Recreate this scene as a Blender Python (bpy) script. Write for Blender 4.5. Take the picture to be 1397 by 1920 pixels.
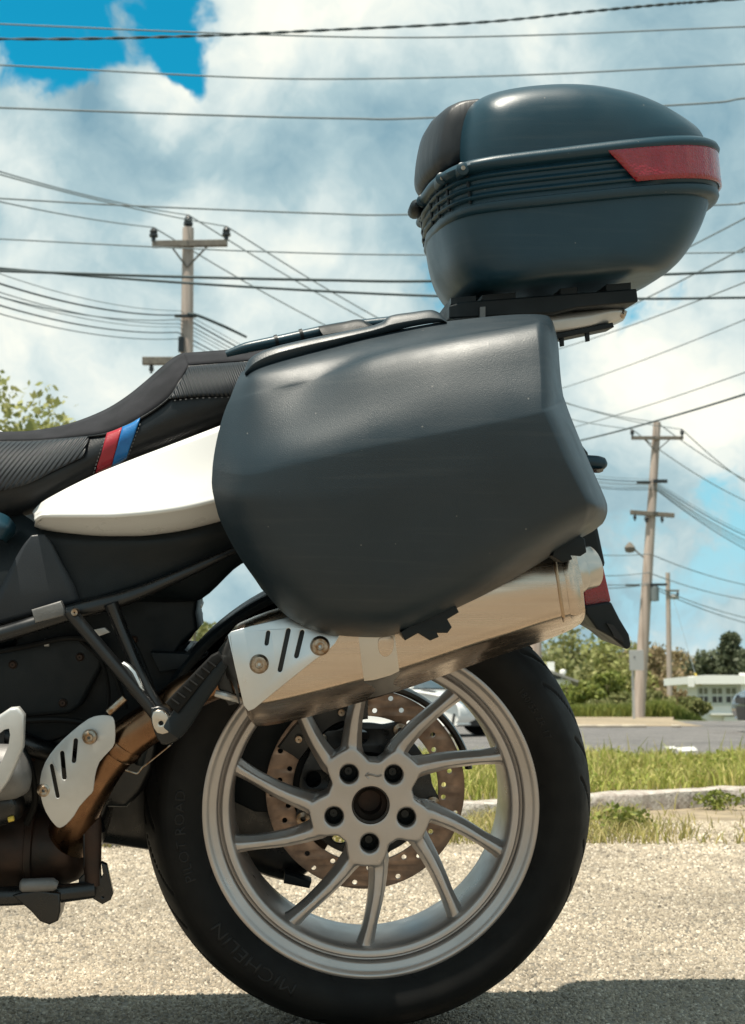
import bpy, bmesh, math, random
import numpy as np
from math import sin, cos, pi, radians, atan, sqrt, atan2
from mathutils import Vector, Matrix
random.seed(7)
for o in list(bpy.data.objects): bpy.data.objects.remove(o)
SC = bpy.context.scene
COL = SC.collection

# ---------------------------------------------------------------- camera
F = 2600.0                      # focal length in photo pixels (photo 1397 x 1920)
PITCH = atan(362 / F)
CAM = Vector((0.008073, -2.05, 0.44639))
cd = bpy.data.cameras.new('camera'); co = bpy.data.objects.new('camera', cd); COL.objects.link(co)
co.location = CAM; co.rotation_euler = (pi / 2 + PITCH, 0, 0)
cd.sensor_fit = 'VERTICAL'; cd.sensor_height = 36; cd.sensor_width = 36; cd.lens = 36 * F / 1920
cd.clip_start = 0.05; cd.clip_end = 3000
cd.dof.use_dof = True; cd.dof.focus_distance = 1.80; cd.dof.aperture_fstop = 14
SC.camera = co
FW = Vector((0, cos(PITCH), sin(PITCH))); UP = Vector((0, -sin(PITCH), cos(PITCH)))
def ray(u, v):
    return (FW + Vector((1, 0, 0)) * ((u - 698.5) / F) + UP * ((960 - v) / F))

# ---------------------------------------------------------------- light
SUN = Vector((-0.18, -0.20, 0.95)).normalized()
sd = bpy.data.lights.new('sun', 'SUN'); so = bpy.data.objects.new('sun', sd); COL.objects.link(so)
so.rotation_euler = SUN.to_track_quat('Z', 'Y').to_euler(); so.location = (-3, -1, 9)
sd.energy = 5.0; sd.angle = radians(0.53); sd.color = (1.0, 0.93, 0.80)

wd = bpy.data.worlds.new('World'); SC.world = wd; wd.use_nodes = True
def build_world():
    nt = wd.node_tree; N = nt.nodes; L = nt.links
    N.clear()
    out = N.new('ShaderNodeOutputWorld'); bg = N.new('ShaderNodeBackground'); bg.inputs[1].default_value = 0.1
    L.new(bg.outputs[0], out.inputs[0])
    sky = N.new('ShaderNodeTexSky'); sky.sky_type = 'NISHITA'; sky.sun_disc = False
    sky.sun_elevation = math.asin(SUN.z); sky.sun_rotation = atan2(SUN.x, SUN.y)
    sky.air_density = 1.2; sky.dust_density = 0.6; sky.ozone_density = 2.0
    tc = N.new('ShaderNodeTexCoord')
    def noise(scale, detail, rough, vec, off=(0, 0, 0)):
        mp = N.new('ShaderNodeMapping'); mp.inputs['Location'].default_value = off
        L.new(vec, mp.inputs[0])
        n = N.new('ShaderNodeTexNoise'); n.inputs['Scale'].default_value = scale
        n.inputs['Detail'].default_value = detail; n.inputs['Roughness'].default_value = rough
        L.new(mp.outputs[0], n.inputs['Vector']); return n
    def math_(op, a, b=None, clamp=False):
        m = N.new('ShaderNodeMath'); m.operation = op; m.use_clamp = clamp
        for i, x in enumerate((a, b)):
            if x is None: continue
            if isinstance(x, (int, float)): m.inputs[i].default_value = x
            else: L.new(x, m.inputs[i])
        return m.outputs[0]
    def vmath(op, a, b):
        m = N.new('ShaderNodeVectorMath'); m.operation = op
        for i, x in enumerate((a, b)):
            if isinstance(x, (tuple, Vector)): m.inputs[i].default_value = x
            else: L.new(x, m.inputs[i])
        return m
    d0 = tc.outputs['Generated']
    nz = vmath('NORMALIZE', d0, (0, 0, 0)).outputs[0]
    wob = noise(7.0, 5, 0.55, nz, (3.1, 0.4, 1.7))
    w2 = vmath('SUBTRACT', wob.outputs['Color'], (0.5, 0.5, 0.5)).outputs[0]
    sc_ = N.new('ShaderNodeVectorMath'); sc_.operation = 'SCALE'; L.new(w2, sc_.inputs[0]); sc_.inputs['Scale'].default_value = 0.11
    dw = vmath('ADD', nz, sc_.outputs[0]).outputs[0]
    def blob(u, v, rpx, amount):
        d = ray(u, v).normalized(); r = rpx / F
        dist = vmath('DISTANCE', dw, d).outputs['Value']
        mr = N.new('ShaderNodeMapRange'); mr.interpolation_type = 'SMOOTHSTEP'
        mr.inputs['From Min'].default_value = r * 0.25; mr.inputs['From Max'].default_value = r
        mr.inputs['To Min'].default_value = amount; mr.inputs['To Max'].default_value = 0
        L.new(dist, mr.inputs['Value']); return mr.outputs[0]
    # coverage
    cov = noise(4.6, 9, 0.56, dw, (0.3, 1.9, 0.2)).outputs['Fac']
    fine = noise(19.0, 8, 0.6, dw, (1.3, 2.9, 4.2)).outputs['Fac']
    finec = math_('MULTIPLY', math_('SUBTRACT', fine, 0.5), 0.42)
    cov = math_('ADD', math_('ADD', cov, 0.10), finec)
    for b in SKY_COVER: cov = math_('ADD', cov, blob(*b))
    mk = N.new('ShaderNodeMapRange'); mk.interpolation_type = 'SMOOTHSTEP'
    mk.inputs['From Min'].default_value = 0.40; mk.inputs['From Max'].default_value = 0.53
    L.new(cov, mk.inputs['Value'])
    # brightness of the cloud itself
    sh = noise(6.0, 8, 0.55, dw, (5.2, 0.1, 0.9)).outputs['Fac']
    sh = math_('ADD', math_('SUBTRACT', sh, 0.035), math_('MULTIPLY', finec, 0.75))
    for b in SKY_SHADE: sh = math_('ADD', sh, blob(*b))
    rp = N.new('ShaderNodeValToRGB'); L.new(sh, rp.inputs[0])
    e = rp.color_ramp.elements
    e[0].position = 0.26; e[0].color = (0.17, 0.30, 0.37, 1)
    e[1].position = 0.76; e[1].color = (0.88, 0.86, 0.75, 1)
    m = rp.color_ramp.elements.new(0.44); m.color = (0.34, 0.465, 0.50, 1)
    m = rp.color_ramp.elements.new(0.58); m.color = (0.58, 0.655, 0.64, 1)
    cs = N.new('ShaderNodeVectorMath'); cs.operation = 'SCALE'; cs.inputs['Scale'].default_value = 8.7
    L.new(rp.outputs[0], cs.inputs[0])
    tint = N.new('ShaderNodeVectorMath'); tint.operation = 'MULTIPLY'; L.new(sky.outputs[0], tint.inputs[0])
    tint.inputs[1].default_value = SKY_TINT
    # paler air towards the horizon
    sep = N.new('ShaderNodeSeparateXYZ'); L.new(nz, sep.inputs[0])
    hz_ = N.new('ShaderNodeMapRange'); hz_.interpolation_type = 'SMOOTHSTEP'; hz_.inputs['From Min'].default_value = 0.0; hz_.inputs['From Max'].default_value = 0.36
    hz_.inputs['To Min'].default_value = 1.0; hz_.inputs['To Max'].default_value = 0.0; L.new(sep.outputs[2], hz_.inputs['Value'])
    air = N.new('ShaderNodeMix'); air.data_type = 'RGBA'; air.inputs[7].default_value = (3.2, 4.9, 5.7, 1)
    L.new(hz_.outputs[0], air.inputs[0]); L.new(tint.outputs[0], air.inputs[6])
    mx = N.new('ShaderNodeMix'); mx.data_type = 'RGBA'
    L.new(mk.outputs[0], mx.inputs[0]); L.new(air.outputs[2], mx.inputs[6]); L.new(cs.outputs[0], mx.inputs[7])
    L.new(mx.outputs[2], bg.inputs[0])
SKY_TINT = (0.04, 0.90, 0.93)
SKY_COVER = [(200, 70, 330, -0.42), (60, 110, 150, -0.22), (380, 40, 130, -0.2), (560, 60, 260, 0.3), (120, 10, 110, 0.22), (270, 10, 90, 0.16), (280, 140, 90, 0.34),
             (330, 380, 420, 0.25), (800, 530, 130, 0.07), (1230, 560, 150, -0.24), (1290, 690, 200, 0.25), (620, 350, 300, 0.2),
             (1340, 960, 160, -0.12), (1200, 1120, 200, -0.05), (450, 1080, 180, -0.1), (1200, 300, 400, 0.2), (60, 240, 220, 0.3), (260, 215, 130, 0.25)]
SKY_SHADE = [(600, 60, 280, 0.18), (180, 260, 200, -0.18), (620, 290, 260, -0.14), (130, 330, 190, 0.12), (300, 150, 110, 0.3), (1270, 660, 260, 0.11),
             (1330, 400, 260, -0.06), (100, 650, 260, 0.09), (560, 560, 300, 0.06), (1160, 170, 220, 0.02), (540, 430, 90, 0.1), (1160, 880, 160, -0.12), (1250, 780, 200, 0.14), (1040, 100, 160, 0.1)]
build_world()
SC.view_settings.view_transform = 'Standard'; SC.view_settings.look = 'None'
SC.view_settings.exposure = 0.58; SC.view_settings.gamma = 1
SC.render.engine = 'CYCLES'

# ---------------------------------------------------------------- spaces
LEAN, YAW = radians(7.5), radians(3.8)
BIKE = Matrix.Rotation(YAW, 4, 'Z') @ Matrix.Rotation(LEAN, 4, 'X')
BINV = BIKE.inverted()
OL = BINV @ CAM
def P(u, v, y):
    """bike-space point seen at photo pixel (u, v) lying on the plane y of the bike"""
    d = BINV.to_3x3() @ ray(u, v)
    t = (y - OL.y) / d.y
    return OL + d * t
def PX(p):
    d = (BIKE @ Vector(p)) - CAM; z = d.dot(FW)
    return 698.5 + F * d.x / z, 960 - F * d.dot(UP) / z
def WP(u, v, dist):
    d = ray(u, v); return CAM + d * (dist / d.y)
def GP(u, v, z=0.0):
    d = ray(u, v); return CAM + d * ((z - CAM.z) / d.z)

# ---------------------------------------------------------------- materials
MATS = {}
def mat(name, col, rough=0.5, metal=0.0, col2=None, cscale=20, cdetail=4, clow=0.35, chigh=0.65, rvar=0.0, rscale=30,
        bump=0.0, bscale=200, bdetail=2, bdist=0.001, coat=0.0, spec=0.5, stretch=None, island=None, trans=0.0, extra=None):
    m = bpy.data.materials.new(name); m.use_nodes = True; nt = m.node_tree; N = nt.nodes; L = nt.links
    b = N['Principled BSDF']
    b.inputs['Base Color'].default_value = (*col, 1); b.inputs['Roughness'].default_value = rough
    b.inputs['Metallic'].default_value = metal; b.inputs['Coat Weight'].default_value = coat
    b.inputs['Coat Roughness'].default_value = 0.06
    b.inputs['Specular IOR Level'].default_value = spec; b.inputs['Transmission Weight'].default_value = trans
    tc = N.new('ShaderNodeTexCoord'); src = tc.outputs['Object']
    if stretch:
        mp = N.new('ShaderNodeMapping'); mp.inputs['Scale'].default_value = stretch; L.new(src, mp.inputs[0]); src = mp.outputs[0]
    def nz(scale, detail, rg=0.55):
        n = N.new('ShaderNodeTexNoise'); n.inputs['Scale'].default_value = scale; n.inputs['Detail'].default_value = detail
        n.inputs['Roughness'].default_value = rg; L.new(src, n.inputs['Vector']); return n.outputs['Fac']
    colsock = None
    if col2 is not None:
        mr = N.new('ShaderNodeMapRange'); mr.inputs['From Min'].default_value = clow; mr.inputs['From Max'].default_value = chigh
        L.new(nz(cscale, cdetail), mr.inputs['Value'])
        mx = N.new('ShaderNodeMix'); mx.data_type = 'RGBA'; mx.inputs[6].default_value = (*col, 1); mx.inputs[7].default_value = (*col2, 1)
        L.new(mr.outputs[0], mx.inputs[0]); colsock = mx.outputs[2]
    if island is not None:
        g = N.new('ShaderNodeNewGeometry'); rp = N.new('ShaderNodeValToRGB'); L.new(g.outputs['Random Per Island'], rp.inputs[0])
        el = rp.color_ramp.elements; el[0].color = (*island[0], 1); el[0].position = 0; el[1].color = (*island[-1], 1); el[1].position = 1
        for i, c in enumerate(island[1:-1]):
            q = el.new((i + 1) / (len(island) - 1)); q.color = (*c, 1)
        colsock = rp.outputs[0]
    if colsock is not None: L.new(colsock, b.inputs['Base Color'])
    if rvar:
        mr = N.new('ShaderNodeMapRange'); mr.inputs['To Min'].default_value = max(0.02, rough - rvar); mr.inputs['To Max'].default_value = rough + rvar
        mr.inputs['From Min'].default_value = 0.3; mr.inputs['From Max'].default_value = 0.7
        L.new(nz(rscale, 4), mr.inputs['Value']); L.new(mr.outputs[0], b.inputs['Roughness'])
    if bump:
        bp = N.new('ShaderNodeBump'); bp.inputs['Strength'].default_value = bump; bp.inputs['Distance'].default_value = bdist
        L.new(nz(bscale, bdetail), bp.inputs['Height']); L.new(bp.outputs[0], b.inputs['Normal'])
    if extra: extra(m, N, L, b, tc)
    MATS[name] = m; return m

def dust_extra(m, N, L, b, tc):
    # settled dust specks and faint rubbed streaks
    src = b.inputs['Base Color'].links[0].from_socket
    v = N.new('ShaderNodeTexVoronoi'); v.inputs['Scale'].default_value = 75; L.new(tc.outputs['Object'], v.inputs['Vector'])
    sp = N.new('ShaderNodeMapRange'); sp.inputs['From Min'].default_value = .05; sp.inputs['From Max'].default_value = .09; sp.inputs['To Min'].default_value = 1; sp.inputs['To Max'].default_value = 0; L.new(v.outputs['Distance'], sp.inputs['Value'])
    se = N.new('ShaderNodeSeparateColor'); L.new(v.outputs['Color'], se.inputs[0])
    ga = N.new('ShaderNodeMath'); ga.operation = 'GREATER_THAN'; ga.inputs[1].default_value = .86; L.new(se.outputs[0], ga.inputs[0])
    mu = N.new('ShaderNodeMath'); mu.operation = 'MULTIPLY'; L.new(sp.outputs[0], mu.inputs[0]); L.new(ga.outputs[0], mu.inputs[1])
    mp = N.new('ShaderNodeMapping'); mp.inputs['Scale'].default_value = (3, 3, 60); mp.inputs['Rotation'].default_value = (0, radians(14), 0); L.new(tc.outputs['Object'], mp.inputs[0])
    n = N.new('ShaderNodeTexNoise'); n.inputs['Scale'].default_value = 2.2; n.inputs['Detail'].default_value = 6; L.new(mp.outputs[0], n.inputs['Vector'])
    st = N.new('ShaderNodeMapRange'); st.inputs['From Min'].default_value = .55; st.inputs['From Max'].default_value = .8; st.inputs['To Max'].default_value = .10; L.new(n.outputs['Fac'], st.inputs['Value'])
    ad = N.new('ShaderNodeMath'); ad.operation = 'MAXIMUM'; L.new(mu.outputs[0], ad.inputs[0]); L.new(st.outputs[0], ad.inputs[1])
    k = N.new('ShaderNodeMath'); k.operation = 'MULTIPLY'; k.inputs[1].default_value = .55; L.new(ad.outputs[0], k.inputs[0])
    mx = N.new('ShaderNodeMix'); mx.data_type = 'RGBA'; mx.inputs[7].default_value = (.22, .21, .19, 1); L.new(k.outputs[0], mx.inputs[0]); L.new(src, mx.inputs[6]); L.new(mx.outputs[2], b.inputs['Base Color'])
mat('case_plastic', (0.0095, 0.0195, 0.0270), 0.43, spec=0.45, col2=(0.0145, 0.0250, 0.033), cscale=9, rvar=0.07, rscale=14, bump=0.35, bscale=900, bdetail=1, bdist=0.0006, extra=dust_extra)
mat('lid_plastic', (0.006, 0.032, 0.050), 0.38, spec=0.42, col2=(0.010, 0.038, 0.056), cscale=11, rvar=0.06, rscale=18, bump=0.3, bscale=900, bdetail=1, bdist=0.0005, extra=dust_extra)
mat('black_plastic', (0.004, 0.0085, 0.011), 0.5, spec=0.3, col2=(0.008, 0.011, 0.013), cscale=15, rvar=0.1, rscale=25, bump=0.3, bscale=800, bdetail=1, bdist=0.0005)
mat('side_plastic', (0.016, 0.019, 0.024), 0.5, spec=0.4, col2=(0.022, 0.026, 0.031), cscale=10, rvar=0.08, bump=0.3, bscale=800, bdetail=1, bdist=0.0005)
mat('satin_black_metal', (0.004, 0.005, 0.006), 0.32, spec=0.55, col2=(0.008, 0.008, 0.008), cscale=25, rvar=0.1, rscale=40)
mat('rubber', (0.004, 0.004, 0.004), 0.66, spec=0.22, col2=(0.008, 0.0075, 0.0068), cscale=18, rvar=0.08, rscale=30, bump=0.25, bscale=500, bdetail=2, bdist=0.0005)
mat('letter_rubber', (0.012, 0.012, 0.0115), 0.5, spec=0.3)
mat('wheel_paint', (0.49, 0.45, 0.425), 0.33, 0.75, col2=(0.41, 0.375, 0.35), cscale=14, clow=0.3, chigh=0.75, rvar=0.07, rscale=25, bump=0.12, bscale=900, bdetail=1, bdist=0.0003)
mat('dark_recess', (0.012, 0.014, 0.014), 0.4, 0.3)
mat('white_paint', (0.70, 0.695, 0.675), 0.3, coat=0.5, rvar=0.04)
mat('suede', (0.012, 0.0125, 0.015), 0.9, col2=(0.022, 0.022, 0.026), cscale=30, bump=0.5, bscale=1200, bdetail=3, bdist=0.0006, spec=0.25)
mat('vinyl', (0.006, 0.0075, 0.0095), 0.40, spec=0.4, col2=(0.010, 0.012, 0.014), cscale=25, rvar=0.08, bump=0.45, bscale=420, bdetail=3, bdist=0.0007)
mat('red_vinyl', (0.36, 0.012, 0.026), 0.42, col2=(0.28, 0.010, 0.02), cscale=40, bump=0.4, bscale=420, bdist=0.0006)
mat('blue_vinyl', (0.004, 0.15, 0.40), 0.42, col2=(0.003, 0.11, 0.32), cscale=40, bump=0.4, bscale=420, bdist=0.0006)
mat('thread', (0.10, 0.10, 0.10), 0.7)
mat('steel', (0.62, 0.50, 0.395), 0.25, 1.0, col2=(0.55, 0.435, 0.34), cscale=2.0, cdetail=5, clow=0.3, chigh=0.7, rvar=0.07, rscale=2.5, stretch=(1.5, 30, 55), bump=0.10, bscale=6, bdetail=4, bdist=0.0006)
mat('weld_steel', (0.50, 0.36, 0.24), 0.36, 1.0, col2=(0.40, 0.27, 0.17), cscale=20)
mat('shield_steel', (0.66, 0.67, 0.67), 0.33, 1.0, col2=(0.60, 0.585, 0.56), cscale=10, rvar=0.06)
mat('polished_steel', (0.58, 0.53, 0.47), 0.30, 1.0)
mat('bronze_pipe', (0.27, 0.155, 0.085), 0.26, 1.0, col2=(0.15, 0.075, 0.042), cscale=16, clow=0.3, chigh=0.7, rvar=0.1, rscale=20)
mat('scorched_steel', (0.055, 0.028, 0.018), 0.5, 0.6, col2=(0.02, 0.016, 0.013), cscale=16, rvar=0.1)
mat('silver_paint', (0.58, 0.57, 0.55), 0.36, 0.4, col2=(0.50, 0.49, 0.47), cscale=20, rvar=0.06)
mat('grey_cast', (0.22, 0.215, 0.21), 0.55, 0.4, col2=(0.15, 0.145, 0.14), cscale=22, bump=0.3, bscale=300)
mat('disc_steel', (0.43, 0.29, 0.21), 0.42, 0.7, col2=(0.29, 0.20, 0.15), cscale=60, rvar=0.08, rscale=60)
mat('bolt_steel', (0.42, 0.37, 0.31), 0.3, 1.0, col2=(0.25, 0.15, 0.08), cscale=150)
def prism_extra(m, N, L, b, tc):
    ck = N.new('ShaderNodeTexVoronoi'); ck.inputs['Scale'].default_value = 330; L.new(tc.outputs['Object'], ck.inputs['Vector'])
    bp = N.new('ShaderNodeBump'); bp.inputs['Strength'].default_value = 0.55; bp.inputs['Distance'].default_value = 0.0015; L.new(ck.outputs['Distance'], bp.inputs['Height']); L.new(bp.outputs[0], b.inputs['Normal'])
mat('red_lens', (0.30, 0.005, 0.016), 0.22, coat=0.6, col2=(0.24, 0.004, 0.012), cscale=120, extra=prism_extra)
mat('smoked_lens', (0.03, 0.03, 0.034), 0.1, coat=0.6)
def pad_extra(m, N, L, b, tc):
    w = N.new('ShaderNodeTexNoise'); mp = N.new('ShaderNodeMapping'); mp.inputs['Scale'].default_value = (60, 40, 9)
    L.new(tc.outputs['Object'], mp.inputs[0]); L.new(mp.outputs[0], w.inputs['Vector']); w.inputs['Detail'].default_value = 4; w.inputs['Scale'].default_value = 1
    bp = N.new('ShaderNodeBump'); bp.inputs['Strength'].default_value = 0.35; bp.inputs['Distance'].default_value = 0.004
    L.new(w.outputs['Fac'], bp.inputs['Height']); L.new(bp.outputs[0], b.inputs['Normal'])
mat('pad_leather', (0.011, 0.014, 0.018), 0.46, col2=(0.018, 0.020, 0.023), cscale=30, extra=pad_extra)
RIBROT = radians(-33)
def rib_extra(m, N, L, b, tc):
    mp = N.new('ShaderNodeMapping'); mp.inputs['Rotation'].default_value = (0, RIBROT, 0)
    L.new(tc.outputs['Object'], mp.inputs[0])
    w = N.new('ShaderNodeTexWave'); w.wave_type = 'BANDS'; w.bands_direction = 'X'; w.inputs['Scale'].default_value = 56; w.inputs['Distortion'].default_value = 0.4
    w.inputs['Detail'].default_value = 1
    L.new(mp.outputs[0], w.inputs['Vector'])
    bp = N.new('ShaderNodeBump'); bp.inputs['Strength'].default_value = 0.9; bp.inputs['Distance'].default_value = 0.003
    L.new(w.outputs['Fac'], bp.inputs['Height']); L.new(bp.outputs[0], b.inputs['Normal'])
mat('ribbed_vinyl', (0.013, 0.0145, 0.017), 0.42, extra=rib_extra)
RIBROT = radians(22)
mat('ribbed_vinyl_rear', (0.013, 0.0145, 0.017), 0.42, extra=rib_extra)

def asphalt_extra(light, dark, sc, tintn):
    def fn(m, N, L, b, tc):
        v = N.new('ShaderNodeTexVoronoi'); v.inputs['Scale'].default_value = sc; L.new(tc.outputs['Object'], v.inputs['Vector'])
        rp = N.new('ShaderNodeValToRGB'); el = rp.color_ramp.elements
        sep = N.new('ShaderNodeSeparateColor'); L.new(v.outputs['Color'], sep.inputs[0]); L.new(sep.outputs[0], rp.inputs[0])
        el[0].color = (*dark, 1); el[0].position = 0.05; el[1].color = (*light, 1); el[1].position = 0.75
        q = el.new(0.95); q.color = (min(1, light[0] * 1.55), min(1, light[1] * 1.5), min(1, light[2] * 1.45), 1)
        n = N.new('ShaderNodeTexNoise'); n.inputs['Scale'].default_value = 1.7; n.inputs['Detail'].default_value = 6; L.new(tc.outputs['Object'], n.inputs['Vector'])
        mr = N.new('ShaderNodeMapRange'); mr.inputs['From Min'].default_value = 0.3; mr.inputs['From Max'].default_value = 0.7
        mr.inputs['To Min'].default_value = 0.66; mr.inputs['To Max'].default_value = 1.2; L.new(n.outputs['Fac'], mr.inputs['Value'])
        n2 = N.new('ShaderNodeTexNoise'); n2.inputs['Scale'].default_value = sc * 0.28; n2.inputs['Detail'].default_value = 3; L.new(tc.outputs['Object'], n2.inputs['Vector'])
        mr2 = N.new('ShaderNodeMapRange'); mr2.inputs['From Min'].default_value = 0.35; mr2.inputs['From Max'].default_value = 0.65
        mr2.inputs['To Min'].default_value = 0.7; mr2.inputs['To Max'].default_value = 1.2; L.new(n2.outputs['Fac'], mr2.inputs['Value'])
        mu = N.new('ShaderNodeMath'); mu.operation = 'MULTIPLY'; L.new(mr.outputs[0], mu.inputs[0]); L.new(mr2.outputs[0], mu.inputs[1])
        vm = N.new('ShaderNodeVectorMath'); vm.operation = 'SCALE'; L.new(rp.outputs[0], vm.inputs[0]); L.new(mu.outputs[0], vm.inputs['Scale'])
        # thin wandering cracks
        vc = N.new('ShaderNodeTexVoronoi'); vc.feature = 'DISTANCE_TO_EDGE'; vc.inputs['Scale'].default_value = 0.55
        wn = N.new('ShaderNodeTexNoise'); wn.inputs['Scale'].default_value = 6; wn.inputs['Detail'].default_value = 5; L.new(tc.outputs['Object'], wn.inputs['Vector'])
        wa = N.new('ShaderNodeVectorMath'); wa.operation = 'MULTIPLY_ADD'; L.new(wn.outputs['Color'], wa.inputs[0]); wa.inputs[1].default_value = (.25, .25, 0); L.new(tc.outputs['Object'], wa.inputs[2]); L.new(wa.outputs[0], vc.inputs['Vector'])
        mc = N.new('ShaderNodeMapRange'); mc.inputs['From Min'].default_value = 0.001; mc.inputs['From Max'].default_value = 0.005; mc.inputs['To Min'].default_value = 0.45; mc.inputs['To Max'].default_value = 1.0; L.new(vc.outputs['Distance'], mc.inputs['Value'])
        vm2 = N.new('ShaderNodeVectorMath'); vm2.operation = 'SCALE'; L.new(vm.outputs[0], vm2.inputs[0]); L.new(mc.outputs[0], vm2.inputs['Scale']); vm = vm2
        L.new(vm.outputs[0], b.inputs['Base Color'])
        bp = N.new('ShaderNodeBump'); bp.inputs['Strength'].default_value = 0.8; bp.inputs['Distance'].default_value = 0.004; bp.invert = True
        L.new(v.outputs['Distance'], bp.inputs['Height']); L.new(bp.outputs[0], b.inputs['Normal'])
    return fn
mat('old_asphalt', (0.25, 0.22, 0.17), 0.85, extra=asphalt_extra((0.235, 0.205, 0.162), (0.185, 0.16, 0.126), 140, 0))
mat('road_asphalt', (0.10, 0.095, 0.09), 0.85, extra=asphalt_extra((0.155, 0.145, 0.14), (0.09, 0.085, 0.082), 70, 0))
mat('sand_verge', (0.34, 0.27, 0.18), 0.95, col2=(0.22, 0.175, 0.12), cscale=9, cdetail=10, bump=0.7, bscale=60, bdetail=6, bdist=0.02)
mat('soil', (0.11, 0.085, 0.05), 0.95, col2=(0.16, 0.13, 0.08), cscale=4, cdetail=8, bump=0.6, bscale=30, bdist=0.02)
mat('field', (0.08, 0.10, 0.03), 0.95, col2=(0.12, 0.11, 0.05), cscale=0.4, cdetail=8)
mat('granite', (0.50, 0.46, 0.41), 0.8, col2=(0.27, 0.22, 0.19), cscale=22, cdetail=8, bump=0.7, bscale=60, bdetail=6, bdist=0.012)
mat('far_granite', (0.5, 0.44, 0.34), 0.85, col2=(0.36, 0.31, 0.25), cscale=5)
mat('road_paint', (0.72, 0.71, 0.68), 0.7, col2=(0.5, 0.49, 0.47), cscale=12, cdetail=6)
mat('pole_wood', (0.46, 0.385, 0.335), 0.9, col2=(0.33, 0.265, 0.225), cscale=9, cdetail=6, stretch=(1, 1, 0.08), bump=0.5, bscale=30, bdist=0.01)
mat('arm_wood', (0.12, 0.105, 0.09), 0.9, col2=(0.18, 0.16, 0.13), cscale=14)
mat('insulator', (0.02, 0.024, 0.027), 0.4)
mat('cable', (0.06, 0.08, 0.085), 0.7, spec=0.2)
mat('cable_grey', (0.17, 0.20, 0.21), 0.7, spec=0.2)
mat('yellow_guard', (0.65, 0.48, 0.08), 0.6)
mat('sign_back', (0.42, 0.42, 0.41), 0.5, 0.5)
mat('house_white', (0.88, 0.87, 0.83), 0.6)
mat('house_trim', (0.62, 0.64, 0.60), 0.6)
mat('window_glass', (0.05, 0.045, 0.04), 0.15, spec=0.5)
mat('curtain', (0.20, 0.20, 0.15), 0.8)
mat('roof_grey', (0.26, 0.25, 0.24), 0.8)
mat('car_white', (0.78, 0.77, 0.74), 0.25, coat=0.8)
mat('car_dark', (0.02, 0.028, 0.045), 0.25, coat=0.8)
mat('car_glass', (0.02, 0.035, 0.045), 0.04, spec=1.0)
mat('car_trim', (0.012, 0.012, 0.013), 0.5)
mat('chrome', (0.75, 0.75, 0.75), 0.1, 1.0)
mat('bark', (0.11, 0.085, 0.06), 0.9, col2=(0.07, 0.055, 0.04), cscale=10)
def leafmat(name, cols):
    m = mat(name, cols[0], 0.6, island=cols, spec=0.3)
    b = m.node_tree.nodes['Principled BSDF']; N = m.node_tree.nodes; L = m.node_tree.links
    tr = N.new('ShaderNodeBsdfTranslucent'); ms = N.new('ShaderNodeMixShader'); ms.inputs[0].default_value = 0.3
    src = b.inputs['Base Color'].links[0].from_socket
    L.new(src, tr.inputs[0]); L.new(b.outputs[0], ms.inputs[1]); L.new(tr.outputs[0], ms.inputs[2])
    L.new(ms.outputs[0], N['Material Output'].inputs[0])
leafmat('leaf_pale', [(0.22, 0.24, 0.07), (0.30, 0.31, 0.11), (0.36, 0.35, 0.14), (0.25, 0.26, 0.085)])
leafmat('leaf_mid', [(0.17, 0.19, 0.07), (0.21, 0.225, 0.085), (0.26, 0.25, 0.10), (0.18, 0.19, 0.075)])
leafmat('leaf_brown', [(0.27, 0.20, 0.11), (0.22, 0.19, 0.09), (0.31, 0.235, 0.13), (0.21, 0.155, 0.09)])
leafmat('leaf_dark', [(0.10, 0.12, 0.07), (0.12, 0.14, 0.08), (0.13, 0.145, 0.085), (0.105, 0.12, 0.075)])
leafmat('leaf_bush', [(0.14, 0.185, 0.035), (0.20, 0.235, 0.05), (0.26, 0.27, 0.065), (0.13, 0.16, 0.04)])
leafmat('grass_blade', [(0.24, 0.28, 0.05), (0.34, 0.36, 0.08), (0.44, 0.40, 0.12), (0.52, 0.43, 0.19), (0.27, 0.31, 0.06), (0.34, 0.36, 0.07)])
leafmat('weed_leaf', [(0.22, 0.28, 0.05), (0.30, 0.34, 0.07), (0.40, 0.38, 0.10), (0.18, 0.24, 0.05), (0.48, 0.42, 0.14)])
def grit_extra(m, N, L, b, tc):
    src = b.inputs['Base Color'].links[0].from_socket
    tot = None
    for sc_n, lo_, hi_ in ((1.3, .74, 1.16), (9.0, .84, 1.12)):
        n = N.new('ShaderNodeTexNoise'); n.inputs['Scale'].default_value = sc_n; n.inputs['Detail'].default_value = 5; L.new(tc.outputs['Object'], n.inputs['Vector'])
        mr = N.new('ShaderNodeMapRange'); mr.inputs['From Min'].default_value = .32; mr.inputs['From Max'].default_value = .68; mr.inputs['To Min'].default_value = lo_; mr.inputs['To Max'].default_value = hi_
        L.new(n.outputs['Fac'], mr.inputs['Value'])
        v = N.new('ShaderNodeVectorMath'); v.operation = 'SCALE'; L.new(src, v.inputs[0]); L.new(mr.outputs[0], v.inputs['Scale']); src = v.outputs[0]
    L.new(src, b.inputs['Base Color'])
mat('grit', (0.3, 0.26, 0.2), 0.8, island=[(0.20, 0.17, 0.13), (0.44, 0.375, 0.285), (0.30, 0.255, 0.195), (0.40, 0.34, 0.26), (0.26, 0.22, 0.17), (0.60, 0.53, 0.43), (0.36, 0.31, 0.235), (0.14, 0.12, 0.095), (0.42, 0.355, 0.27)], spec=0.3, extra=grit_extra)
leafmat('dry_grass', [(0.34, 0.31, 0.09), (0.44, 0.36, 0.15), (0.28, 0.29, 0.08), (0.50, 0.40, 0.22)])

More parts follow.
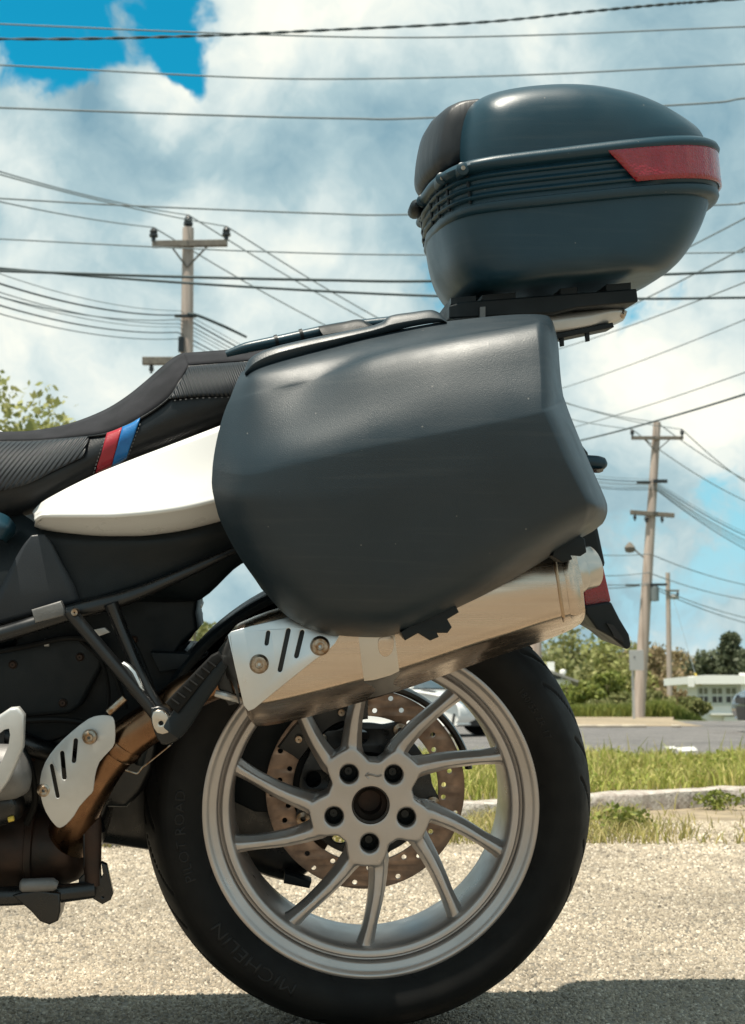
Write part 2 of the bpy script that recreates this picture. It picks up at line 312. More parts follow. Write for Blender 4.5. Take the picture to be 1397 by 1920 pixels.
# ---------------------------------------------------------------- object helpers
BASE = {}
def thing(name, label, cat, base=(0, 0, 0), space=None, group=None):
    o = bpy.data.objects.new(name, None); COL.objects.link(o); o.empty_display_size = 0.1
    b = Vector(base); o.matrix_world = (space if space is not None else Matrix()) @ Matrix.Translation(b)
    o['label'] = label; o['category'] = cat
    if group: o['group'] = group
    BASE[o] = b; return o
def obj(name, verts, faces, m, parent=None, smooth=True, angle=40, label=None, base=None, edges=()):
    b = BASE[parent] if parent is not None else Vector(base or (0, 0, 0))
    me = bpy.data.meshes.new(name)
    me.from_pydata([tuple(Vector(v) - b) for v in verts], list(edges), faces)
    me.validate()
    bm = bmesh.new(); bm.from_mesh(me); bmesh.ops.recalc_face_normals(bm, faces=bm.faces); bm.to_mesh(me); bm.free()
    return fin(name, me, m, parent, smooth, angle, label, b)
def fin(name, me, m, parent, smooth=True, angle=40, label=None, b=None):
    if smooth:
        me.shade_smooth(); me.set_sharp_from_angle(angle=radians(angle))
    me.materials.append(MATS[m])
    o = bpy.data.objects.new(name, me); COL.objects.link(o)
    if parent is not None: o.parent = parent; BASE[o] = BASE[parent]
    else: o.location = b; BASE[o] = Vector(b)
    if label: o['label'] = label
    return o
def tag(o, label, cat, group=None):
    o['label'] = label; o['category'] = cat
    if group: o['group'] = group
    return o
def struct(o, kind='structure', label=None, cat=None):
    o['kind'] = kind
    if label: o['label'] = label
    if cat: o['category'] = cat
    return o
def bevel(o, w, seg=2, ang=30):
    b = o.modifiers.new('bevel', 'BEVEL'); b.width = w; b.segments = seg; b.limit_method = 'ANGLE'; b.angle_limit = radians(ang); b.harden_normals = False; return o
def solid(o, t, off=0.0):
    s = o.modifiers.new('solid', 'SOLIDIFY'); s.thickness = t; s.offset = off; return o
class MB:
    def __init__(s): s.v = []; s.f = []
    def add(s, vf):
        n = len(s.v); s.v += [tuple(x) for x in vf[0]]; s.f += [tuple(i + n for i in f) for f in vf[1]]; return s
    def __iter__(s): return iter((s.v, s.f))

# ---- interpolation
def pchip(xs, ys, x):
    n = len(xs)
    if n == 1: return ys[0]
    if x <= xs[0]: return ys[0]
    if x >= xs[-1]: return ys[-1]
    h = [xs[i + 1] - xs[i] for i in range(n - 1)]; d = [(ys[i + 1] - ys[i]) / h[i] for i in range(n - 1)]
    k = max(i for i in range(n - 1) if xs[i] <= x)
    def slope(i):
        if i == 0: return d[0]
        if i == n - 1: return d[-1]
        if d[i - 1] * d[i] <= 0: return 0.0
        w1 = 2 * h[i] + h[i - 1]; w2 = h[i] + 2 * h[i - 1]
        return (w1 + w2) / (w1 / d[i - 1] + w2 / d[i])
    t = (x - xs[k]) / h[k]; m0, m1 = slope(k), slope(k + 1)
    return ((2 * t ** 3 - 3 * t ** 2 + 1) * ys[k] + (t ** 3 - 2 * t ** 2 + t) * h[k] * m0 + (-2 * t ** 3 + 3 * t ** 2) * ys[k + 1] + (t ** 3 - t ** 2) * h[k] * m1)
def cr(pts, n, closed=False):
    """Catmull-Rom through the points, n samples per span"""
    pts = [Vector(p) for p in pts]; m = len(pts); out = []
    def g(i):
        if closed: return pts[i % m]
        if i < 0: return pts[0] * 2 - pts[1]
        if i >= m: return pts[-1] * 2 - pts[-2]
        return pts[i]
    for i in range(m if closed else m - 1):
        a, b, c, d = g(i - 1), g(i), g(i + 1), g(i + 2)
        for k in range(n):
            t = k / n
            out.append(0.5 * ((2 * b) + (c - a) * t + (2 * a - 5 * b + 4 * c - d) * t * t + (3 * b - a - 3 * c + d) * t ** 3))
    if not closed: out.append(pts[-1])
    return out
def gridfaces(nr, nc, cu=False, cv=False):
    f = []
    for i in range(nr if cv else nr - 1):
        for j in range(nc if cu else nc - 1):
            a = i * nc + j; b = i * nc + (j + 1) % nc; c = ((i + 1) % nr) * nc + (j + 1) % nc; d = ((i + 1) % nr) * nc + j
            f.append((a, b, c, d))
    return f
def gridsurf(rows, nu=6, nv=4, linv=False, linu=False):
    """interpolating surface through rows of points"""
    R, Cn = len(rows), len(rows[0])
    def params(lines):
        acc = [0.0]
        for j in range(len(lines[0]) - 1):
            acc.append(acc[-1] + max(1e-6, sum((Vector(l[j + 1]) - Vector(l[j])).length for l in lines) / len(lines)))
        return acc
    pu = params(rows); cols = [[rows[i][j] for i in range(R)] for j in range(Cn)]; pv = params(cols)
    def samples(p, n):
        s = []
        for i in range(len(p) - 1): s += [p[i] + (p[i + 1] - p[i]) * k / n for k in range(n)]
        return s + [p[-1]]
    su, sv = samples(pu, nu), samples(pv, nv)
    lin = lambda xs, ys, x: float(np.interp(x, xs, ys))
    fu = lin if linu else pchip; fv = lin if linv else pchip
    mid = [[Vector([fu(pu, [r[j][k] for j in range(Cn)], x) for k in range(3)]) for x in su] for r in rows]
    verts = []
    for y in sv:
        for j in range(len(su)):
            verts.append(Vector([fv(pv, [mid[i][j][k] for i in range(R)], y) for k in range(3)]))
    return verts, gridfaces(len(sv), len(su))
def tube(pts, r, seg=12, sm=0, cap=True, flat=1.0, up=None):
    pts = [Vector(p) for p in pts]
    rr = r if isinstance(r, (list, tuple)) else [r] * len(pts)
    if sm:
        n0 = len(pts); pts2 = cr(pts, sm); rr = [float(np.interp(i / sm, range(n0), rr)) for i in range(len(pts2))]; pts = pts2
    v = []; f = []; prev = None
    for i, p in enumerate(pts):
        t = (pts[min(i + 1, len(pts) - 1)] - pts[max(i - 1, 0)]).normalized()
        if prev is None:
            a = Vector(up) if up else (Vector((0, 1, 0)) if abs(t.y) < 0.9 else Vector((1, 0, 0)))
            nrm = (a - t * a.dot(t)).normalized()
        else:
            nrm = (prev - t * prev.dot(t)).normalized()
        prev = nrm; bi = t.cross(nrm)
        for k in range(seg):
            an = 2 * pi * k / seg
            v.append(p + (nrm * cos(an) * flat + bi * sin(an)) * rr[i])
    f = gridfaces(len(pts), seg, cu=True)
    if cap: f += [tuple(range(seg)), tuple(range((len(pts) - 1) * seg, len(pts) * seg))]
    return v, f
def boxv(c, s, R=None):
    c = Vector(c); v = []
    for x in (-1, 1):
        for y in (-1, 1):
            for z in (-1, 1):
                d = Vector((x * s[0] / 2, y * s[1] / 2, z * s[2] / 2)); v.append(c + (R @ d if R else d))
    return v, [(0, 1, 3, 2), (4, 6, 7, 5), (0, 4, 5, 1), (2, 3, 7, 6), (0, 2, 6, 4), (1, 5, 7, 3)]
def prism(poly, y0, y1):
    """side outline (x,z) extruded from y0 to y1"""
    n = len(poly); v = [Vector((p[0], y0, p[1])) for p in poly] + [Vector((p[0], y1, p[1])) for p in poly]
    return v, [tuple(range(n)), tuple(range(n, 2 * n))] + [(i, (i + 1) % n, n + (i + 1) % n, n + i) for i in range(n)]
def lathe_y(prof, cx, cz, seg=64, closed=False):
    """profile (r, y) turned about the axis through (cx, *, cz) along y"""
    v = []
    for r, y in prof:
        for k in range(seg):
            a = 2 * pi * k / seg; v.append(Vector((cx + r * cos(a), y, cz + r * sin(a))))
    return v, gridfaces(len(prof), seg, cu=True, cv=closed)
def curve_plate(outline, holes, thick, bev=0.0, res=2):
    """filled 2D outline with holes, extruded; returns verts (x, depth, z), faces.  depth 0 is the middle"""
    cu = bpy.data.curves.new('tmp', 'CURVE'); cu.dimensions = '2D'; cu.fill_mode = 'BOTH'
    cu.extrude = max(1e-5, thick / 2 - bev); cu.bevel_depth = bev; cu.bevel_resolution = res
    for poly in [outline] + list(holes):
        s = cu.splines.new('POLY'); s.points.add(len(poly) - 1)
        for p, q in zip(s.points, poly): p.co = (q[0], q[1], 0, 1)
        s.use_cyclic_u = True
    o = bpy.data.objects.new('tmp', cu); COL.objects.link(o)
    dg = bpy.context.evaluated_depsgraph_get(); me = bpy.data.meshes.new_from_object(o.evaluated_get(dg))
    v = [Vector((p.co.x, -p.co.z, p.co.y)) for p in me.vertices]; f = [tuple(p.vertices) for p in me.polygons]
    bpy.data.objects.remove(o); bpy.data.curves.remove(cu); bpy.data.meshes.remove(me)
    return v, f
def weld(v, f):
    bm = bmesh.new(); bv = [bm.verts.new(p) for p in v]
    for q in f:
        try: bm.faces.new([bv[i] for i in q])
        except ValueError: pass
    bmesh.ops.remove_doubles(bm, verts=bm.verts, dist=1e-5)
    bm.verts.index_update()
    r = [p.co.copy() for p in bm.verts], [tuple(x.index for x in q.verts) for q in bm.faces]; bm.free(); return r
def pxpoly(pts, y, smooth=0):
    q = [P(u, v, y) for u, v in pts]; q = [Vector((p.x, p.z, 0)) for p in q]
    if smooth: q = cr(q, smooth, True)
    return [(p.x, p.y) for p in q]
def plate(name, pts, y, thick, m, parent, holes=(), bev=0.0015, smooth=0, yf=None, label=None):
    """plate traced in the plane y of the bike; its near face is at y"""
    out = pxpoly(pts, y, smooth); hs = [pxpoly(h, y) for h in holes]
    v, f = weld(*curve_plate(out, hs, thick, bev))
    v = [Vector((p.x, y + thick / 2 + p.y + (yf(p.x, p.z) if yf else 0), p.z)) for p in v]
    return obj(name, v, f, m, parent, label=label)
def slot(u0, v0, u1, v1, w, n=5):
    a = atan2(v1 - v0, u1 - u0); pts = []
    for k in range(n + 1): t = a - pi / 2 + pi * k / n; pts.append((u1 + w / 2 * cos(t), v1 + w / 2 * sin(t)))
    for k in range(n + 1): t = a + pi / 2 + pi * k / n; pts.append((u0 + w / 2 * cos(t), v0 + w / 2 * sin(t)))
    return pts
def circ(u, v, r, n=20): return [(u + r * cos(2 * pi * k / n), v + r * sin(2 * pi * k / n)) for k in range(n)]

# ================================================================ the setting
def smooth01(x, a, b):
    t = np.clip((x - a) / (b - a), 0, 1); return t * t * (3 - 2 * t)
def terrain(x, d):                       # d = metres in front of the camera
    return -0.03 - 1.6 * smooth01(d, 40, 56) * smooth01(x, 10.5, 14) - 0.7 * smooth01(d, 55, 90) + 2.0 * smooth01(d, 110, 260)
CY = CAM.y
xs = sorted(set(list(np.linspace(-40, 60, 51)) + [-900, -500, -250, -120, -70, 90, 140, 250, 500, 900]))
ds = list(np.linspace(-8, 30, 10)) + list(np.linspace(34, 130, 33)) + [170, 220, 300, 450, 700, 1100, 1800]
gv = [Vector((x, d + CY, float(terrain(x, d)))) for d in ds for x in xs]
g = obj('ground', gv, gridfaces(len(ds), len(xs)), 'field'); struct(g)

edge_pts = []
E0 = GP(1100, 1583); 
rnd = random.Random(3)
for i in range(90):
    x = -9 + i * 0.2
    edge_pts.append(Vector((x, E0.y + 0.02 * x + rnd.uniform(-0.025, 0.03), 0)))
pv = [Vector((-9, -8, 0)), Vector((9, -8, 0))]
lot = [Vector((-9 + i * 0.2, -8, 0)) for i in range(90)] + edge_pts
struct(obj('parking_lot', lot, gridfaces(2, 90), 'old_asphalt'))

# kerb of granite blocks between the lot and the grass
K0, K1 = GP(880, 1547), GP(1397, 1514)
kd = (K1 - K0); kd.z = 0; kd.normalize(); kn = Vector((-kd.y, kd.x, 0))
ang = atan2(kd.y, kd.x)
soil = []
for i in range(60):
    x = -9 + i * 0.3
    soil.append(Vector((x, E0.y + 0.02 * x - 0.06, -0.008)))
for i in range(60):
    x = -9 + i * 0.3; t = (x - K0.x) / kd.x
    soil.append(K0 + kd * t + kn * 0.05 + Vector((0, 0, 0.012)))
struct(obj('roadside_strip', soil, gridfaces(2, 60), 'sand_verge'))
kerb = bpy.data.objects.new('kerb', None); COL.objects.link(kerb); kerb['kind'] = 'structure'; BASE[kerb] = K0.copy(); kerb.location = K0
s = -8.45
n = 0
while s < 6.5:
    ln = rnd.uniform(0.95, 1.3) if n else 1.1
    hh = 0.085 + rnd.uniform(-0.012, 0.012); rot = Matrix.Rotation(ang + rnd.uniform(-0.012, 0.012), 3, 'Z')
    c = K0 + kd * (s + ln / 2) + kn * (0.07 + rnd.uniform(-0.012, 0.012))
    nx, mb = 9, MB()
    rows = []
    for (yy, zz) in ((-0.065, -0.06), (-0.068, hh * 0.5), (-0.064, hh - 0.008), (-0.052, hh), (0.05, hh + 0.002), (0.065, hh - 0.01), (0.066, -0.06)):
        rows.append([c + rot @ Vector(((-0.5 + j / (nx - 1)) * (ln - 0.016), yy + rnd.uniform(-0.005, 0.005), zz + (rnd.uniform(-0.006, 0.006) if zz > 0 else 0))) for j in range(nx)])
    v = [p for r in rows for p in r]; f = gridfaces(len(rows), nx)
    nr = len(rows); f += [tuple(i * nx for i in range(nr)), tuple(i * nx + nx - 1 for i in range(nr))]
    obj('kerbstone', v, f, 'granite', kerb, angle=50)
    s += ln; n += 1
# the grass verge behind it, the road and the far verge
def strip(name, d0, d1, z, m, x0=-60, x1=60, k=0.0, n=30, j=0.0):
    v = []
    for dd in (d0, d1):
        for i in range(n):
            x = x0 + (x1 - x0) * i / (n - 1); v.append(Vector((x, CY + dd + k * x + rnd.uniform(-j, j), z)))
    return obj(name, v, gridfaces(2, n), m)
gs = []
for i in range(60):
    x = -9 + i * 0.3; t = (x - K0.x) / kd.x; gs.append(K0 + kd * t + kn * 0.12 + Vector((0, 0, 0.07)))
for i in range(60): gs.append(Vector((-9 + i * 0.3, CY + 9.6, 0.085)))
for i in range(60): gs.append(Vector((-9 + i * 0.3, CY + 9.85, 0.0)))
struct(obj('grass_verge', gs, gridfaces(3, 60), 'soil'))
struct(strip('road', 9.7, 29.5, 0.004, 'road_asphalt'))
sv = []
for dd, xe in ((29.3, 6.9), (34, 7.6), (42, 9.0), (52, 11.2)):
    for i in range(30): sv.append(Vector((-60 + (xe + 60) * i / 29, CY + dd + rnd.uniform(-.2, .2) * (dd < 30), .012)))
struct(obj('road_shoulder', sv, gridfaces(4, 30), 'sand_verge'))
struct(strip('side_road', 29.3, 39.0, 0.008, 'road_asphalt', 6.5, 60))
for k, q in enumerate([[(1268, 1401.5), (1301, 1400), (1309, 1407), (1272, 1409)], [(1244, 1400), (1264, 1399), (1269, 1403), (1250, 1404.5)]]):
    v = [GP(u, w, 0.009) for u, w in q]
    o = obj('road_marking', v, [(0, 1, 2, 3)], 'road_paint', smooth=False); struct(o)
# kerb blocks along the far side of the road
for k, (u, w) in enumerate([(1004, 44), (1050, 44), (1096, 44), (1142, 44), (1188, 44), (1268, 16)]):
    c = GP(u, 1364.5, 0.0); L_ = w / 88
    o = obj('far_kerbstone', *boxv(c + Vector((0, 0, 0.03)), (L_, 0.16, 0.06)), 'far_granite', base=c); bevel(o, 0.02); struct(o)

# stone grains standing out of the worn asphalt
def grit():
    r_ = np.random.default_rng(11); n = 185000
    d = 1.15 * np.exp(r_.random(n) * np.log((E0.y - CY + .75) / 1.15)); x = r_.uniform(-1, 1, n) * (.36 * d + .12); y = CY + d
    s = .00125 * d * r_.uniform(.55, 1.35, n); hgt = s * r_.uniform(.5, 1.0, n)
    lift = np.interp(y - E0.y, [-.05, .0, .7], [0, -.004, .010]); a = r_.uniform(0, 2 * pi, n); V = np.zeros((n, 8, 3))
    for k in range(4):
        an = a + k * pi / 2 + r_.uniform(-.35, .35, n); rr = s * r_.uniform(.75, 1.2, n); tr_ = s * r_.uniform(.3, .75, n)
        V[:, k] = np.stack([x + rr * np.cos(an), y + rr * np.sin(an), np.full(n, -.0004) + lift], 1)
        V[:, k + 4] = np.stack([x + tr_ * np.cos(an), y + tr_ * np.sin(an), hgt * r_.uniform(.75, 1.15, n) + lift], 1)
    b = np.arange(n)[:, None] * 8
    q = np.concatenate([b + np.array([[k, (k + 1) % 4, 4 + (k + 1) % 4, 4 + k]]) for k in range(4)] + [b + np.array([[4, 5, 6, 7]])])
    o = npobj('asphalt_grit', V.reshape(-1, 3), q, np.zeros((0, 3), int), 'grit'); struct(o, 'stuff', 'coarse pale stone grains in the worn parking lot asphalt', 'gravel')
# ---------------------------------------------------------------- grass
def blades(pos, h, w, lean, rng):
    n = len(pos); a = rng.uniform(0, 2 * pi, n); la = rng.uniform(0, 2 * pi, n)
    dx, dy = np.cos(a) * w / 2, np.sin(a) * w / 2; lx, ly = np.cos(la) * lean * h, np.sin(la) * lean * h
    V = np.zeros((n, 5, 3))
    V[:, 0] = pos + np.stack([-dx, -dy, 0 * h], 1); V[:, 1] = pos + np.stack([dx, dy, 0 * h], 1)
    V[:, 2] = pos + np.stack([dx * .75 + lx * .35, dy * .75 + ly * .35, h * .6], 1); V[:, 3] = pos + np.stack([-dx * .75 + lx * .35, -dy * .75 + ly * .35, h * .6], 1)
    V[:, 4] = pos + np.stack([lx, ly, h * np.sqrt(np.maximum(0.2, 1 - lean ** 2 * .5))], 1)
    b = np.arange(n)[:, None] * 5
    return V.reshape(-1, 3), b + np.array([[0, 1, 2, 3]]), b + np.array([[3, 2, 4]])
def npmesh(name, V, quads, tris, m, base):
    me = bpy.data.meshes.new(name); V = V - np.array(base)
    me.vertices.add(len(V)); me.vertices.foreach_set('co', V.astype(np.float32).ravel())
    nq, nt_ = len(quads), len(tris)
    me.loops.add(nq * 4 + nt_ * 3); me.loops.foreach_set('vertex_index', np.concatenate([quads.ravel(), tris.ravel()]).astype(np.int32))
    me.polygons.add(nq + nt_)
    me.polygons.foreach_set('loop_start', np.concatenate([np.arange(nq) * 4, nq * 4 + np.arange(nt_) * 3]).astype(np.int32))
    me.update(calc_edges=True); me.validate(); me.materials.append(MATS[m])
    return me
def npobj(name, V, q, t, m, parent=None, base=(0, 0, 0)):
    me = npmesh(name, V, q, t, m, BASE[parent] if parent is not None else base)
    o = bpy.data.objects.new(name, me); COL.objects.link(o)
    if parent is not None: o.parent = parent; BASE[o] = BASE[parent]
    else: o.location = base
    return o
def leafcloud(centers, radii, per, size, rng, flat=0.6):
    C = np.repeat(np.array(centers), per, 0); Rr = np.repeat(np.array(radii), per, 0); n = len(C)
    d = rng.normal(size=(n, 3)); d /= np.linalg.norm(d, axis=1)[:, None]
    pos = C + d * Rr * (rng.random((n, 1)) ** (0.45))
    a = rng.normal(size=(n, 3)); a /= np.linalg.norm(a, axis=1)[:, None]; b = np.cross(a, rng.normal(size=(n, 3))); b /= np.linalg.norm(b, axis=1)[:, None]
    s = size * rng.uniform(.5, 1.3, (n, 1))
    V = np.stack([pos - a * s, pos + b * s * flat, pos + a * s, pos - b * s * flat], 1).reshape(-1, 3)
    return V, np.arange(n * 4).reshape(-1, 4), np.zeros((0, 3), int)
rng = np.random.default_rng(5)
grit()
# verge grass: uneven clumps
def clumpfield(n, x0, x1, fy0, fy1, scale, thr):
    out = []
    cx = rng.uniform(x0, x1, 400); cyy = rng.uniform(0, 1, 400); r = rng.uniform(0.08, 0.35, 400)
    x = rng.uniform(x0, x1, n); t = rng.uniform(0, 1, n); y = fy0(x) * (1 - t) + fy1(x) * t
    hf = np.zeros(n)
    yy = fy0(cx) * (1 - cyy) + fy1(cx) * cyy
    for i in range(400):
        d = np.hypot(x - cx[i], y - yy[i]); hf = np.maximum(hf, np.clip(1 - d / r[i], 0, 1))
    return x, y, hf
kline = lambda x: K0.y + (x - K0.x) * kd.y / kd.x
x, y, hf = clumpfield(80000, -5, 6, lambda x: kline(x) + 0.13, lambda x: 0 * x + CY + 9.75, 1, 0)
h = (0.025 + 0.035 * rng.random(len(x)) + 0.075 * hf) * rng.uniform(0.7, 1.25, len(x))
z = np.interp(y, [kline(0), CY + 9.6, CY + 9.8], [0.07, 0.085, 0.02])
V, q, t = blades(np.stack([x, y, z], 1), h, rng.uniform(0.004, 0.009, len(x)), rng.uniform(0.1, 0.9, len(x)), rng)
o = npobj('grass', V, q, t, 'grass_blade'); struct(o, 'stuff', 'yellow-green grass on the verge between kerb and road', 'grass')
# tall weeds standing out of the verge
x = np.concatenate([rng.normal(c, s_, 9) for c, s_ in ((1.42, .05), (1.9, .08), (2.45, .15), (2.9, .2), (0.45, .1), (1.1, .1))]); n = len(x)
y = CY + rng.uniform(7.6, 9.2, n)
V, q, t = blades(np.stack([x, y, np.full(n, .08)], 1), rng.uniform(.08, .26, n), rng.uniform(.006, .014, n), rng.uniform(.05, .5, n), rng)
o = npobj('tall_weeds', V, q, t, 'grass_blade'); struct(o, 'stuff', 'tall thin weeds rising above the verge grass', 'weeds')
cx_ = rng.uniform(-4.5, 5.5, 420); t_ = rng.random(420) ** 1.3; cy_ = (kline(cx_) + .18) * (1 - t_) + (CY + 9.5) * t_
V, q, t = leafcloud([(a, b, .085 + rng.uniform(.0, .04)) for a, b in zip(cx_, cy_)], [(r_, r_ * .8, r_ * .62) for r_ in rng.uniform(.05, .12, 420)], 46, .013, rng)
o = npobj('verge_weeds', V, q, t, 'weed_leaf'); struct(o, 'stuff', 'low leafy weeds mixed into the verge grass', 'weeds')
# dry weeds in front of the kerb
x, y, hf = clumpfield(26000, -4, 4.6, lambda x: 0 * x + E0.y + 0.02 * x - 0.03, lambda x: kline(x) - 0.0, 1, 0)
dens = np.interp(x, [-4, -2, -1.2, 0.2, 0.7, 0.98, 1.06, 1.16, 1.6, 4.6], [.8, .7, .7, .9, 1, .9, .45, .07, .06, .2])
tt = (y - E0.y) / (kline(x) - E0.y)
dens = np.where((x > 1.0) & (tt < .14), .45, dens)
keep = (rng.random(len(x)) < dens) & ((hf > .02) | (rng.random(len(x)) < .4)); x, y, hf = x[keep], y[keep], hf[keep]
h = (0.015 + 0.03 * rng.random(len(x)) + 0.05 * hf) * rng.uniform(.6, 1.2, len(x))
V, q, t = blades(np.stack([x, y, np.full(len(x), -0.002)], 1), h, rng.uniform(.003, .007, len(x)), rng.uniform(.2, 1.0, len(x)), rng)
o = npobj('dry_weeds', V, q, t, 'dry_grass'); struct(o, 'stuff', 'dry yellow weeds at the foot of the granite kerb', 'weeds')
# leafy weeds by the kerb
for k, (u, v_, r, lab) in enumerate([(1345, 1500, .10, 'broad-leaved green weed leaning on the front of the granite kerb'), (1160, 1535, .07, 'small leafy weed where the kerb meets the tyre side')]):
    c = GP(u, v_, 0.05); o = thing('weed', lab, 'weed', (c.x, c.y, 0)); 
    V, q, t = leafcloud([(c.x + rng.normal(0, r * .6), c.y + rng.normal(0, r * .3), .05 + rng.normal(0, .02)) for i in range(14)], [(.045, .04, .035)] * 14, 22, .012, rng)
    npobj('foliage', V, q, t, 'leaf_bush', o)
    st = MB()
    for i in range(5): st.add(tube([(c.x, c.y, 0), (c.x + rng.normal(0, r * .5), c.y + rng.normal(0, .02), .07)], .002, 5))
    obj('stem', *st, 'leaf_mid', o)

# ---------------------------------------------------------------- trees and bushes
def tree(name, label, cat, u, vtop, wpx, dist, m, vbase=None, zbase=None, nclump=30, per=90, leaf=0.16, group=None, conifer=False, squash=1.0, crown_from=0.18, open_=0.0):
    sc = F / dist; top = WP(u, vtop, dist); w = wpx / sc
    zb = zbase if zbase is not None else float(terrain(top.x, dist)); H = top.z - zb
    o = thing(name, label, cat, (top.x, top.y, zb), group=group)
    r_ = np.random.default_rng(int(u * 7 + vtop * 3 + dist))
    cen, rad = [], []
    for i in range(nclump):
        if conifer:
            f = r_.random() ** 0.8; zz = zb + H * (crown_from + (0.97 - crown_from) * f); rr = w / 2 * (1 - f) * 0.95 + 0.1
            a = r_.uniform(0, 2 * pi); q_ = rr * sqrt(r_.random())
            cen.append((top.x + cos(a) * q_, top.y + sin(a) * q_, zz)); k = w * .10 + 0.12; rad.append((k * 1.5, k * 1.5, k * .55))
        else:
            d = r_.normal(size=3); d /= np.linalg.norm(d); q_ = r_.random() ** (1 / 2.2)
            zc = zb + H * (crown_from + (1 - crown_from) / 2); hz = H * (1 - crown_from) / 2
            cl = min(w * .17, hz * .42) * r_.uniform(.6, 1.25)
            cen.append((top.x + d[0] * q_ * (w / 2 - cl * .7), top.y + d[1] * q_ * (w / 2 - cl * .7) * squash, zc + d[2] * q_ * (hz - cl * .8)))
            rad.append((cl, cl, cl * .85))
    V, q, t = leafcloud(cen, rad, per, leaf, r_)
    npobj('crown', V, q, t, m, o)
    tr = MB(); tw = max(0.03, w * .035)
    tr.add(tube([(top.x, top.y, zb - .3), (top.x + .03 * w, top.y, zb + H * .35), (top.x - .02 * w, top.y, zb + H * .8)], [tw * 1.2, tw * .8, tw * .15], 8, 4))
    for i in range(min(nclump, 12)):
        e = Vector(cen[i]); s0 = Vector((top.x, top.y, zb + (e.z - zb) * .55)); tr.add(tube([s0, (s0 + e) / 2 + Vector((0, 0, .06 * w)), e], [tw * .4, tw * .25, tw * .08], 5, 3))
    obj('trunk', *tr, 'bark', o)
    return o
TG = 'trees behind the road'
tree('pale_tree', 'pale green leafy tree showing above the dip of the seat', 'tree', 30, 688, 350, 21, 'leaf_pale', zbase=0, nclump=115, per=30, leaf=.078, crown_from=.45)
far_trees = [(1003, 1188, 190, 105, 'leaf_mid', 'green tree left of the plate bracket, half hidden by the tyre'),
             (1075, 1172, 170, 118, 'leaf_mid', 'broad green tree just behind the hanging plate bracket'),
             (1140, 1178, 150, 112, 'leaf_pale', 'yellow-green tree just left of the large utility pole'),
             (1190, 1186, 170, 124, 'leaf_brown', 'brown-green tree directly behind the large utility pole'),
             (1245, 1204, 150, 116, 'leaf_brown', 'brown tree behind the small far utility pole'),
             (1290, 1232, 130, 108, 'leaf_brown', 'low brown tree right of the small far pole'), (1318, 1226, 130, 128, 'leaf_mid', 'grey-green tree showing between brown tree and dark pines'),
             (1040, 1196, 150, 140, 'leaf_brown', 'hazy brown tree in the back row behind the plate bracket'), (1118, 1190, 150, 150, 'leaf_mid', 'hazy green tree in the back row left of the large pole'),
             (1215, 1196, 150, 150, 'leaf_mid', 'hazy green tree in the back row between the two right poles'), (1275, 1212, 150, 150, 'leaf_brown', 'hazy brown tree in the back row left of the dark pines'),
             (395, 1152, 230, 100, 'leaf_mid', 'green tree seen through the gap in front of the side case'),
             (480, 1165, 200, 112, 'leaf_pale', 'pale tree hidden mostly behind the exhaust, left of the side case')]
for u, vt, w, d, m, lab in far_trees:
    tree('far_tree', lab, 'tree', u, vt, w * 1.25, d, m, nclump=58, per=75, leaf=.24, group=TG, crown_from=.05)
tree('pine_tree', 'dark pine tree with a pointed top above the white house', 'tree', 1368, 1182, 80, 92, 'leaf_dark', nclump=90, per=60, leaf=.16, group='dark pines', conifer=True, crown_from=.1)
tree('pine_tree', 'rounded dark pine tree left of the pointed one above the white house', 'tree', 1327, 1192, 105, 97, 'leaf_dark', nclump=60, per=80, leaf=.18, group='dark pines', crown_from=.05)
tree('pine_tree', 'dark pine tree cut by the right edge of the picture', 'tree', 1412, 1194, 110, 90, 'leaf_dark', nclump=60, per=80, leaf=.18, group='dark pines', crown_from=.05)
BG = 'bushes along the far verge'
bushes = [(1062, 1262, 90, 60, 'leaf_bush', 'bright green bush beside the edge of the tyre'), (1098, 1268, 80, 57, 'leaf_bush', 'green bush left of the sign post'),
          (1142, 1240, 80, 62, 'leaf_bush', 'taller yellow-green bush behind the grey sign'), (1168, 1290, 70, 55, 'leaf_mid', 'dark low bush between sign post and tyre'),
          (1225, 1286, 80, 56, 'leaf_mid', 'dark green bush just right of the large utility pole'), (1262, 1288, 85, 58, 'leaf_brown', 'brownish bush at the foot of the small far pole'),
          (1298, 1300, 70, 54, 'leaf_mid', 'grassy green bush in front of the white house corner'), (1120, 1302, 70, 54, 'leaf_mid', 'low dark bush left of the sign post foot'),
          (1010, 1275, 90, 60, 'leaf_bush', 'green bush hidden mostly behind the tyre')]
for u, vt, w, d, m, lab in bushes:
    tree('bush', lab, 'bush', u, vt, w, d, m, nclump=26, per=80, leaf=.10, group=BG, crown_from=-.1, zbase=-0.1)
n = 5000
uu = rng.uniform(1040, 1335, n); dd = rng.uniform(51.5, 53, n)
pos = np.array([tuple(WP(a, 1345, b)) for a, b in zip(uu, dd)]); pos[:, 2] = np.interp(uu, [1040, 1230, 1290, 1375], [.0, .0, -.25, -.5])
V, q, t = blades(pos, rng.uniform(.3, .75, n) * np.interp(uu, [1040, 1180, 1260, 1315, 1340], [.75, .8, 1.2, .45, .2]), rng.uniform(.03, .06, n), rng.uniform(.05, .6, n), rng)
o = npobj('roadside_grass', V, q, t, 'leaf_bush'); struct(o, 'stuff', 'tall bright grass along the far roadside before the white house', 'grass')

